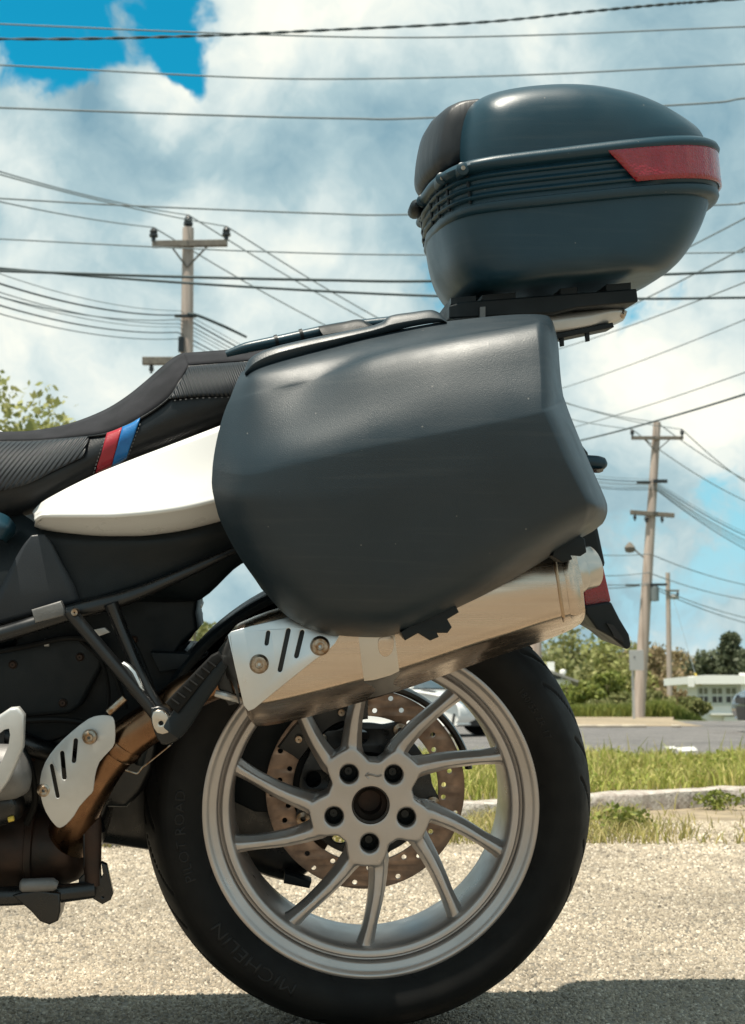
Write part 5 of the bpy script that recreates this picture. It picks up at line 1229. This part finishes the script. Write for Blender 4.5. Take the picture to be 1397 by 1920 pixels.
# grab rail behind the seat
gr = obj('grab_rail', *tube([P(424, 664, -.19), P(462, 652, -.19), P(520, 640, -.19), P(565, 630, -.19), P(612, 620, -.19), P(660, 612, -.19), P(760, 600, -.19)], [.004, .007, .0075, .0075, .0075, .0075, .007], 14, 5, flat=1.3), 'lid_plastic', bike)
for u, v in ((519, 640), (566, 629)):
    a, b = P(u - 3, v + .8, -.19), P(u + 3, v - .8, -.19); obj('rail_joint', *tube([a, b], .0086, 14, flat=1.3), 'black_plastic', gr)
obj('rail_cover', *gridsurf([PR([(598, 613, -.16), (640, 606, -.16), (676, 600, -.16), (692, 604, -.16)]), PR([(597, 613, -.205), (640, 606, -.205), (676, 600, -.205), (691, 605, -.2)]), PR([(606, 628, -.215), (640, 622, -.215), (690, 612, -.215), (700, 610, -.21)]), PR([(606, 632, -.19), (640, 626, -.19), (690, 618, -.19), (700, 616, -.19)])], 5, 3), 'black_plastic', gr)

# ---------------------------------------------------------------- tail end: rack, indicator, light, plate bracket
rk = MB()
def slab(px, y0, y1): return prism(pxpoly(px, -.115), y0, y1)
cp = obj('carrier_plate', *slab([(842, 573), (866, 566), (1194, 541), (1197, 566), (1082, 577), (1040, 587), (842, 597)], -.115, .115), 'black_plastic', bike, smooth=False); bevel(cp, .002)
for u0, u1 in ((846, 893), (905, 968), (1052, 1083), (1138, 1184)):
    f0 = (u0 - 866) / 328; f1 = (u1 - 866) / 328
    obj('carrier_pad', *slab([(u0, 568 - 26 * f0), (u1, 568 - 26 * f1), (u1, 556 - 28 * f1), (u0, 556 - 28 * f0)], -.112, .112), 'black_plastic', cp, smooth=False)
obj('carrier_bolt', *slab([(899, 577), (909, 576), (909, 596), (899, 597)], -.121, -.114), 'grey_cast', cp, smooth=False)
tg = [PR([(980, 600, .0), (1100, 586, .0), (1160, 580, .0), (1176, 586, .0)]), PR([(980, 596, -.075), (1100, 582, -.07), (1160, 577, -.055), (1176, 583, -.04)]), PR([(980, 606, -.09), (1100, 592, -.085), (1160, 584, -.068), (1175, 588, -.05)]),
      PR([(980, 626, -.088), (1100, 610, -.083), (1150, 600, -.066), (1172, 596, -.05)]), PR([(980, 640, -.06), (1100, 618, -.06), (1150, 606, -.05), (1170, 599, -.04)]), PR([(980, 645, .0), (1100, 622, .0), (1150, 610, .0), (1168, 602, .0)])]
lr = obj('luggage_rack', *gridsurf(tg, 6, 4), 'silver_paint', bike, angle=60)
obj('rack_bolt', *lathe_y([(.001, -.062), (.005, -.061), (.006, -.055), (.006, -.04)], *(lambda p: (p.x, p.z))(P(1168, 588, -.06)), 14), 'bolt_steel', lr)
plate('rack_strip', [(1040, 627), (1148, 606), (1150, 612), (1046, 634)], -.08, .05, 'black_plastic', lr, bev=.001)
for u, v in ((1053, 630), (1101, 621)): plate('rack_pin', [(u - 3, v), (u + 3, v - 1), (u + 4, v + 17), (u - 1, v + 18)], -.075, .006, 'black_plastic', lr, bev=.001)
ind = obj('turn_signal', *tube([P(1060, 862, -.13), P(1100, 866, -.13), P(1120, 868, -.13), P(1132, 870, -.13), P(1138, 871, -.13)], [.007, .0095, .0098, .0085, .003], 18, 3), 'lid_plastic', bike)
obj('signal_lens', *gridsurf([PR([(1108, 880, -.142), (1122, 880, -.142), (1132, 878, -.140)]), PR([(1108, 886, -.134), (1122, 887, -.134), (1131, 884, -.134)])], 3, 3), 'smoked_lens', ind)
tl_ = obj('tail_section', *prism(pxpoly([(1040, 780), (1095, 850), (1105, 900), (1112, 985), (1128, 1062), (1100, 1066), (1080, 1050), (1000, 900), (980, 800)], -.03), -.06, .12), 'black_plastic', bike, smooth=False); bevel(tl_, .006)
rl = obj('rear_reflector', *prism(pxpoly([(1090, 1070), (1126, 1062), (1131, 1060), (1146, 1127), (1142, 1130), (1097, 1138)], -.05), -.05, .05), 'red_lens', bike, smooth=False); bevel(rl, .002)
pb = obj('plate_bracket', *prism(pxpoly([(1096, 1136), (1146, 1128), (1162, 1160), (1180, 1190), (1184, 1212), (1176, 1219), (1148, 1196), (1120, 1180), (1098, 1150)], -.06), -.06, .09), 'black_plastic', bike, smooth=False); bevel(pb, .003)
obj('plate_lamp', *prism(pxpoly([(1137, 1168), (1150, 1172), (1168, 1196), (1170, 1206), (1152, 1194)], -.064), -.066, -.055), 'vinyl', pb, smooth=False)

# ---------------------------------------------------------------- the front half, outside the picture to the left
def loft_x(secs, n=28, e=2.6):
    """closed body from sections (x, z centre, half width, half height)"""
    v = []
    for x, zc, hw, hh in secs:
        for k in range(n):
            a = 2 * pi * k / n; c, s_ = cos(a), sin(a)
            v.append(Vector((x, math.copysign(abs(c) ** (2 / e), c) * hw, zc + math.copysign(abs(s_) ** (2 / e), s_) * hh)))
    m_ = len(secs)
    return v, gridfaces(m_, n, cu=True) + [tuple(range(n)), tuple(range((m_ - 1) * n, m_ * n))]
XS = P(-60, 900, -.1).x; ZS = P(-60, 860, -.1).z
tank = obj('fuel_tank', *loft_x([(XS + .03, ZS - .02, .07, .06), (XS - .04, ZS - .01, .11, .09), (XS - .16, ZS + .03, .155, .13), (XS - .32, ZS + .055, .165, .14), (XS - .44, ZS + .04, .13, .11), (XS - .50, ZS + .02, .07, .06)]), 'white_paint', bike, angle=60)
obj('filler_cap', *lathe_z([(.035, 0), (.035, .012), (.02, .016), (.005, .016)], (XS - .26, 0, ZS + .185), 20), 'silver_paint', tank)
eng2 = obj('engine_block', *loft_x([(XS + .05, .40, .10, .12), (XS + .0, .40, .16, .15), (XS - .2, .40, .17, .15), (XS - .36, .40, .15, .14), (XS - .42, .40, .08, .09)], 24, 4), 'grey_cast', bike, angle=50)
for sd_2 in (-1, 1):
    pr2 = [(.05, sd_2 * .15)]
    for k in range(9): yk = .17 + k * .014; pr2 += [(.062, sd_2 * yk), (.075, sd_2 * (yk + .002)), (.075, sd_2 * (yk + .006)), (.062, sd_2 * (yk + .008))]
    pr2 += [(.07, sd_2 * .31), (.066, sd_2 * .345), (.03, sd_2 * .355), (.005, sd_2 * .356)]
    obj('cylinder', *lathe_y(pr2, XS - .26, .42, 32), 'grey_cast', eng2, angle=35)
    obj('fork_leg', *tube([C(-1.49, .30, sd_2 * .105), C(-1.40, .52, sd_2 * .105), C(-1.39, .54, sd_2 * .105), C(-1.22, .96, sd_2 * .105)], [.028, .028, .021, .021], 16), 'silver_paint', bike)
    obj('front_exhaust', *tube([C(XS - .30, .38, sd_2 * .30), C(XS - .34, .26, sd_2 * .27), C(XS - .24, .19, sd_2 * .16), C(XS - .06, .21, sd_2 * .10)], .021, 14, 6), 'bronze_pipe', eng2)
obj('triple_clamp', *boxv((-1.235, 0, .94), (.07, .26, .035)), 'satin_black_metal', bike)
obj('handlebar', *tube([C(-1.06, 1.06, -.40), C(-1.12, 1.08, -.24), C(-1.20, 1.03, -.10), C(-1.21, 1.02, 0), C(-1.20, 1.03, .10), C(-1.12, 1.08, .24), C(-1.06, 1.06, .40)], [.016, .013, .011, .011, .011, .013, .016], 12, 6), 'satin_black_metal', bike)
hl_ = obj('headlight', *loft_x([(-1.22, .86, .06, .06), (-1.30, .86, .095, .095), (-1.38, .86, .10, .10), (-1.40, .86, .09, .09)], 28, 2), 'black_plastic', bike, angle=60)
obj('headlight_lens', *loft_x([(-1.401, .86, .088, .088), (-1.412, .86, .07, .07), (-1.418, .86, .03, .03)], 28, 2), 'smoked_lens', hl_, angle=60)
fw = wheel.copy(); fw.name = 'front_wheel'; COL.objects.link(fw); fw.parent = bike; fw.location = (-1.49, 0, -.004)
for ch in list(wheel.children):
    if ch.name.split('.')[0] in ('spokes', 'tyre', 'brake_disc', 'axle_bore', 'wheel_bolt', 'hub_carrier'):
        c2 = ch.copy(); COL.objects.link(c2); c2.parent = fw
gv2 = [C(-1.49 + r * cos(radians(a)), .313 + r * sin(radians(a)), y) for r, y in ((.325, -.085), (.335, -.06), (.338, 0), (.335, .06), (.325, .085)) for a in np.linspace(40, 165, 24)]
solid(obj('front_mudguard', gv2, gridfaces(5, 24), 'white_paint', bike), .004)
obj('side_stand', *tube([C(XS - .05, .24, -.16), C(XS - .10, .12, -.20), C(XS - .14, .0, -.245)], [.014, .011, .010], 12), 'satin_black_metal', bike)
mf = MB()
for sd_2 in (-.09, .09):
    mf.add(tube([C(-1.20, .90, sd_2 * .3), C(XS - .40, ZS - .10, sd_2), C(XS - .1, ZS - .13, sd_2), C(XS + .12, ZS - .16, sd_2)], .018, 12, 4))
    mf.add(tube([C(-1.18, .84, sd_2 * .3), C(XS - .42, .62, sd_2), C(XS - .36, .50, sd_2)], .016, 12, 4)); mf.add(tube([C(XS - .36, .52, sd_2), C(XS - .16, ZS - .13, sd_2), C(XS + .0, .50, sd_2)], .014, 12))
obj('main_frame', *mf, 'satin_black_metal', bike)
obj('air_box', *loft_x([(XS + .06, ZS - .16, .10, .10), (XS - .05, ZS - .16, .12, .12), (XS - .34, ZS - .15, .12, .11), (XS - .42, ZS - .14, .08, .07)], 24, 4), 'black_plastic', bike, angle=50)

# ================================================================ side case (hung on the left of the bike)
base = P(760, 1150, -.2)
sc_ = thing('side_case', 'large dark angular side case hung beside the rear wheel', 'motorcycle case', base, BIKE)
cols_r1 = [(452, 698, -.235), (482, 684, -.25), (590, 655, -.26), (700, 629, -.26), (850, 602, -.26), (1003, 589, -.26), (1034, 600, -.25)]
case_rows = [
    [(452, 698, -.235), (482, 684, -.245), (590, 655, -.250), (700, 628, -.250), (850, 601, -.250), (992, 589, -.250), (1002, 589, -.250), (1026, 592, -.245), (1036, 602, -.235)],
    [(441, 722, -.250), (480, 706, -.278), (590, 680, -.290), (700, 650, -.292), (850, 617, -.289), (994, 596, -.287), (1006, 595, -.284), (1030, 600, -.280), (1041, 618, -.255)],
    [(430, 750, -.262), (482, 733, -.2940), (583, 711, -.3095), (700, 665, -.3165), (850, 630, -.3165), (1000, 603, -.314), (1010, 601, -.313), (1033, 618, -.305), (1046, 640, -.268)],
    [(427, 756, -.263), (482, 740, -.2985), (582, 716, -.3135), (700, 669, -.3315), (850, 634, -.3335), (1002, 608, -.3315), (1013, 606, -.327), (1034, 624, -.306), (1047, 648, -.269)],
    [(411, 805, -.270), (472, 812, -.318), (562, 795, -.345), (700, 752, -.3680), (850, 716, -.3735), (1012, 691, -.370), (1020, 690, -.366), (1038, 690, -.325), (1050, 690, -.275)],
    [(399, 870, -.276), (462, 880, -.334), (548, 862, -.368), (690, 829, -.3890), (860, 797, -.3945), (1014, 766, -.392), (1023, 764, -.387), (1045, 752, -.340), (1056, 741, -.285)],
    [(398, 882, -.277), (462, 892, -.336), (549, 874, -.3695), (691, 841, -.3905), (862, 808, -.3960), (1019, 775, -.3935), (1028, 772, -.388), (1050, 762, -.342), (1059, 750, -.287)],
    [(397, 905, -.277), (462, 925, -.336), (556, 925, -.370), (705, 905, -.3900), (880, 870, -.3950), (1056, 860, -.392), (1066, 858, -.386), (1088, 850, -.342), (1096, 845, -.290)],
    [(408, 962, -.274), (474, 990, -.328), (575, 1020, -.362), (715, 1010, -.381), (895, 965, -.387), (1096, 943, -.383), (1106, 941, -.377), (1128, 942, -.338), (1138, 944, -.293)],
    [(432, 1015, -.268), (500, 1058, -.316), (595, 1095, -.349), (725, 1098, -.370), (900, 1032, -.377), (1098, 953, -.378), (1109, 950, -.372), (1130, 952, -.333), (1139, 954, -.291)],
    [(458, 1058, -.260), (520, 1105, -.298), (605, 1145, -.326), (725, 1150, -.346), (895, 1082, -.352), (1094, 976, -.352), (1105, 972, -.345), (1126, 968, -.315), (1138, 964, -.283)],
    [(478, 1086, -.250), (530, 1138, -.268), (610, 1178, -.284), (715, 1183, -.293), (885, 1118, -.295), (1076, 1008, -.295), (1090, 1000, -.292), (1120, 985, -.283), (1134, 975, -.270)],
    [(490, 1104, -.235), (545, 1160, -.240), (618, 1190, -.245), (708, 1195, -.245), (878, 1130, -.245), (1064, 1024, -.245), (1080, 1014, -.245), (1112, 996, -.245), (1130, 982, -.245)]]
for i_, r_ in enumerate(case_rows):                    # the face flares out a little towards the rear
    k_ = float(np.interp(i_, [1, 3, 10, 12], [0, 1, 1, 0]))
    dy_ = [0, .002, .004, 0, -.015, -.024, -.025, -.014, -.004] if len(r_) == 9 else [0] * len(r_)
    case_rows[i_] = [(u, v, y + k_ * d) for (u, v, y), d in zip(r_, dy_)]
rows = [[P(*q) for q in r] for r in case_rows]
back = lambda r, dy: [Vector((p.x, dy, p.z)) for p in r]
v, f = gridsurf(rows, 8, 5)
sh = obj('shell', v, f, 'case_plastic', sc_, angle=60)
# back half of the shell (closed towards the bike)
nc = 8 * 8 + 1; nr = 12 * 5 + 1
ring = [v[j] for j in range(nc)] + [v[i * nc + nc - 1] for i in range(1, nr)] + [v[(nr - 1) * nc + j] for j in range(nc - 2, -1, -1)] + [v[i * nc] for i in range(nr - 2, 0, -1)]
cen = sum(ring, Vector()) / len(ring)
bv = [p.copy() for p in ring] + [Vector((cen.x + (p.x - cen.x) * .985, p.y + .02, cen.z + (p.z - cen.z) * .985)) for p in ring] + [Vector((cen.x + (p.x - cen.x) * .97, -.165, cen.z + (p.z - cen.z) * .97)) for p in ring]
m_ = len(ring); bf = gridfaces(3, m_, cu=True) + [tuple(range(2 * m_, 3 * m_))]
obj('back_shell', bv, bf, 'black_plastic', sc_, angle=50)
# hinge lip along the top
top = [(459, 692), (468, 674), (500, 656), (560, 640), (650, 621), (716, 605), (724, 598), (732, 593), (775, 586), (808, 582), (822, 586), (836, 600)]
frt = [(459, 698), (474, 682), (505, 666), (562, 650), (650, 630), (718, 613), (728, 609), (740, 606), (778, 599), (808, 595), (824, 596), (837, 602)]
low = [(460, 704), (482, 694), (510, 684), (566, 667), (652, 642), (720, 625), (731, 622), (744, 619), (780, 611), (810, 606), (826, 604), (838, 604)]
hl = obj('hinge_lip', *gridsurf([[P(u, v, -.22) for u, v in top], [P(u, v, -.252) for u, v in top], [P(u, v, -.262) for u, v in frt], [P(u, v, -.2625) for u, v in [(a, b + 1.5) for a, b in frt]], [P(u, v, -.256) for u, v in low], [P(u, v, -.25) for u, v in low]], 4, 4), 'case_plastic', sc_, angle=45)
# catches under the case
plate('catch', [(755, 1186), (761, 1197), (784, 1184), (807, 1198), (819, 1193), (815, 1184), (838, 1184), (844, 1176), (835, 1160), (857, 1147), (852, 1137), (820, 1148), (781, 1165)], -.285, .05, 'black_plastic', sc_, bev=.002)
plate('catch', [(1039, 1041), (1056, 1052), (1070, 1047), (1066, 1038), (1088, 1040), (1097, 1034), (1094, 1012), (1075, 1002), (1044, 1016)], -.285, .05, 'black_plastic', sc_, bev=.002)

# ================================================================ top case
TCB = P(1030, 545, 0)
tc_ = thing('top_case', 'dark top case with red side reflector and padded backrest on the rear rack', 'motorcycle case', TCB, BIKE)
# case frame: ex along the case, ez up
HWD = .185
pA, pB = P(885, 395, -HWD), P(1300, 368, -.15)
tilt = atan2((pB - pA).z, (pB - pA).x) 
ex = Vector((cos(tilt), 0, sin(tilt))); ez = Vector((-sin(tilt), 0, cos(tilt)))
def to_c(p): d = p - pA; return Vector((d.dot(ex), p.y, d.dot(ez)))
def fr_c(x, y, z): return pA + ex * x + ez * z + Vector((0, y - pA.y, 0))
def PC(u, v, y): return to_c(P(u, v, y))
# plan of the joint band
xf = PC(796, 395, 0).x; xr = PC(1328, 310, -.05).x
xcor = PC(874, 392, -HWD).x
def plan(off=0.0, n=160):
    out = []
    xm = xf + (xr - xf) * .5; bul = max(0.0, xcor - xf)
    for k in range(n):
        a = 2 * pi * k / n; c, s = cos(a), sin(a); e = 3.2 if c >= 0 else 8.0
        y = math.copysign(abs(s) ** (2 / e), s); q = math.copysign(abs(c) ** (2 / e), c)
        if c >= 0: x = xm + q * (xr - xm + off)
        else: x = xm + q * (xm - xcor + off) + q * bul * (1 - y * y)
        out.append((x, y * (HWD + off)))
    return out
zt0, zt1 = PC(1000, 283, -HWD).z, PC(1240, 266, -.15).z
def ztop(x): return zt0 + (zt1 - zt0) * (x - PC(1000, 283, -HWD).x) / (PC(1240, 266, -.15).x - PC(1000, 283, -HWD).x)
zb0, zb1 = PC(900, 397, -HWD).z, PC(1250, 372, -.15).z
def zbot(x): return zb0 + (zb1 - zb0) * (x - PC(900, 397, -HWD).x) / (PC(1250, 372, -.15).x - PC(900, 397, -HWD).x)
prof = [(-.016, 1.0), (-.006, 1.02), (.002, 1.0), (.0075, .95), (.0095, .88), (.0080, .82), (.003, .775)]      # rolled edge of the lid
for zc in (.66, .48, .30): prof += [(-.002, zc + .085), (-.001, zc + .05), (.0035, zc + .028), (.0046, zc), (.0035, zc - .028), (-.0015, zc - .045)]
prof += [(-.001, .18), (.0025, .16), (.003, .08), (.0005, .02), (-.004, 0), (-.014, -.02)]
bv = []
for o_, h in prof:
    for (x, y), (x2, y2) in zip(plan(0), plan(.001)):
        nx, ny = (x2 - x) / .001, (y2 - y) / .001; ln = max(1e-6, sqrt(nx * nx + ny * ny)); 
        fade = float(np.interp(x, [xr - .13, xr - .09], [1, 0])) if .2 < h < .8 else 1.0
        oo = o_ * fade + (.003 * (1 - fade))
        bv.append(fr_c(x + nx * oo, y + ny * oo, zbot(x) + (ztop(x) - zbot(x)) * h))
obj('joint_band', bv, gridfaces(len(prof), 160, cu=True), 'lid_plastic', tc_, angle=50)
PLN = plan(0, 720)
def plan_x(y, side):
    """how far the plan reaches at this width, as a share of its full reach"""
    xc = (xf + xr) / 2; c = [p for p in PLN if (p[0] - xc) * side > 0]
    p = min(c, key=lambda q: abs(q[1] - y)); return (p[0] - xc) / ((xr - xc) if side > 0 else (xf - xc))
def dome(outline, zb_, ws, yk, pz, px_, xc, fbulge=0.0):
    def rf_(t): return plan_x(t * HWD * .995, 1)
    def ff_(t): return plan_x(t * HWD * .995, -1)
    """outline in case (x,z); sections across the width shrink towards the sides"""
    v = []
    for t in ws:
        s = max(0.0, 1 - abs(t) ** pz) ** (1 / pz); sx = max(.94, max(0.0, 1 - abs(t) ** px_) ** (1 / px_))
        for (x, z) in outline: v.append(fr_c(xc + (x - xc) * (rf_(t) if x > xc else ff_(t)), t * yk, zb_(x) + (z - zb_(x)) * s))
    return v, gridfaces(len(ws), len(outline))
ws = [-1, -.9995, -.997, -.99, -.975, -.95, -.91, -.86, -.78, -.66, -.5, -.25, 0]; ws = ws + [-w for w in ws[-2::-1]]
# lid: outline traced on the plane y = -.09
lid_px = [(838, 316), (840, 276), (848, 240), (862, 215), (890, 198), (930, 187), (975, 181), (1030, 178), (1090, 180), (1140, 187), (1188, 198), (1236, 216), (1276, 238), (1306, 260), (1320, 282)]
lo = [PC(u, v, -.06) for u, v in lid_px]
lo = cr([Vector((p.x, p.z, 0)) for p in lo], 6); lo = [(p.x, p.y) for p in lo]
lo = [(lo[0][0], ztop(lo[0][0]) - .004)] + lo[1:-1] + [(lo[-1][0], ztop(lo[-1][0]) - .004)]
lid = obj('lid', *dome(lo, lambda x: ztop(x) - .004, ws, HWD * .985, 4.2, 9.0, (xf + xr) / 2), 'lid_plastic', tc_, angle=60)
# textured strip on the crown of the lid
for i_ in range(14):
    t = .50 + i_ * .024; x_, z_ = lo[int(t * (len(lo) - 1))]
    obj('crown_rib', *tube([fr_c(x_, -.075, z_ + .0005), fr_c(x_, 0, z_ + .0012), fr_c(x_, .075, z_ + .0005)], .0016, 6, 3), 'black_plastic', lid)
# tub below the band
tub_px = [(806, 425), (810, 455), (816, 485), (826, 515), (842, 540), (862, 556), (900, 560), (1000, 548), (1060, 543), (1130, 536), (1190, 530), (1228, 524), (1258, 506), (1284, 475), (1304, 440), (1318, 405), (1326, 376)]
to = [PC(u, v, -.05) for u, v in tub_px]
to = cr([Vector((p.x, p.z, 0)) for p in to], 5); to = [(p.x, p.y) for p in to]
obj('tub', *dome(to, lambda x: zbot(x) + .003, ws, HWD * .965, 12.0, 10.0, (xf + xr) / 2, .02), 'lid_plastic', tc_, angle=60)
# reflector on the near side and rear corner
pl = plan(0, 1200); pl2 = plan(.001, 1200); 
def reflector(name, side):
    rows_ = []
    xs0 = PC(1136, 305, -HWD).x; xs1 = PC(1190, 345, -HWD).x
    for h in np.linspace(0, 1, 7):
        hh = .86 + (.24 - .86) * h; x0 = xs0 + (xs1 - xs0) * h; r_ = []
        # walk the plan from x0 to the rear
        cand = [(x, y, a, b) for (x, y), (a, b) in zip(pl, pl2) if y * side > 0.002 and x > x0 - .02]
        cand.sort(key=lambda q: (q[0] if True else 0))
        # resample by angle along the curve
        P2 = [Vector((q[0], q[1], 0)) for q in cand]; N2 = [(Vector((q[2] - q[0], q[3] - q[1], 0))).normalized() for q in cand]
        acc = [0]
        for a_, b_ in zip(P2, P2[1:]): acc.append(acc[-1] + (b_ - a_).length)
        start = float(np.interp(x0, [p.x for p in P2], acc))
        for t in np.linspace(0, 1, 30):
            s = start + (acc[-1] - start) * t
            px_, py_ = float(np.interp(s, acc, [p.x for p in P2])), float(np.interp(s, acc, [p.y for p in P2]))
            nx_, ny_ = float(np.interp(s, acc, [p.x for p in N2])), float(np.interp(s, acc, [p.y for p in N2]))
            bul = .0062
            r_.append(fr_c(px_ + nx_ * bul, py_ + ny_ * bul, zbot(px_) + (ztop(px_) - zbot(px_)) * hh))
        rows_.append(r_)
    o_ = obj(name, [p for r in rows_ for p in r], gridfaces(7, 30), 'red_lens', tc_, angle=50); solid(o_, .004); return o_
reflector('reflector', -1); reflector('reflector', 1)
def front_x(yy): return min((p for p in plan(0, 400) if p[0] < xf + .15), key=lambda p: abs(p[1] - yy))[0]
# hinge knuckles and slatted front of the band
for yy in (-.165, -.12, .0, .12):
    xx = front_x(yy); c = fr_c(xx - .003, yy, zbot(xf) + (ztop(xf) - zbot(xf)) * .86)
    hk = obj('hinge', *tube([c + Vector((0, -.018, 0)), c + Vector((0, -.016, 0)), c + Vector((0, .016, 0)), c + Vector((0, .018, 0))], [.006, .0085, .0085, .006], 16), 'lid_plastic', tc_)
    obj('hinge_pin', *tube([c + Vector((0, -.020, 0)), c + Vector((0, .020, 0))], .003, 10), 'bolt_steel', hk)
for yy in (-.17, -.135, -.10, -.06, .06, .10):
    xx = front_x(yy); a = fr_c(xx - .002, yy, zbot(xf) + (ztop(xf) - zbot(xf)) * .22); b = fr_c(xx - .002, yy, zbot(xf) + (ztop(xf) - zbot(xf)) * .74)
    obj('front_rib', *tube([a, b], .0022, 6), 'black_plastic', tc_)
lt = fr_c(xf - .010, .02, zbot(xf) + (ztop(xf) - zbot(xf)) * .80)
obj('front_latch', *tube([lt + Vector((0, -.03, 0)), lt + Vector((0, -.02, 0)), lt + Vector((0, .02, 0)), lt + Vector((0, .03, 0))], [.004, .010, .010, .004], 14), 'black_plastic', tc_)
# backrest pad
pd_px = [(864, 306), (863, 285), (864, 258), (870, 225), (881, 190), (862, 188), (836, 193), (815, 206), (803, 225), (795, 255), (790, 290), (792, 312), (800, 324), (812, 328), (834, 318)]
pdc = PC(835, 260, -.11); po = [PC(u, v, -.09) for u, v in pd_px]; po = cr([Vector((p.x, p.z, 0)) for p in po], 4, True)
v = []
wp = [-1, -.985, -.95, -.88, -.75, -.4, 0]; wp = wp + [-w for w in wp[-2::-1]]
for t in wp:
    s = max(0.0, 1 - abs(t) ** 5) ** (1 / 5)
    s = .55 + .45 * s if s > 0 else .4
    for p in po: v.append(fr_c(pdc.x + (p.x - pdc.x) * s + 1.6 * (t * .115) ** 2, t * .115, pdc.z + (p.y - pdc.z) * s))
n_ = len(po); f = gridfaces(len(wp), n_, cu=True) + [tuple(range(n_)), tuple(range((len(wp) - 1) * n_, len(wp) * n_))]
obj('backrest_pad', v, f, 'pad_leather', tc_, angle=60)
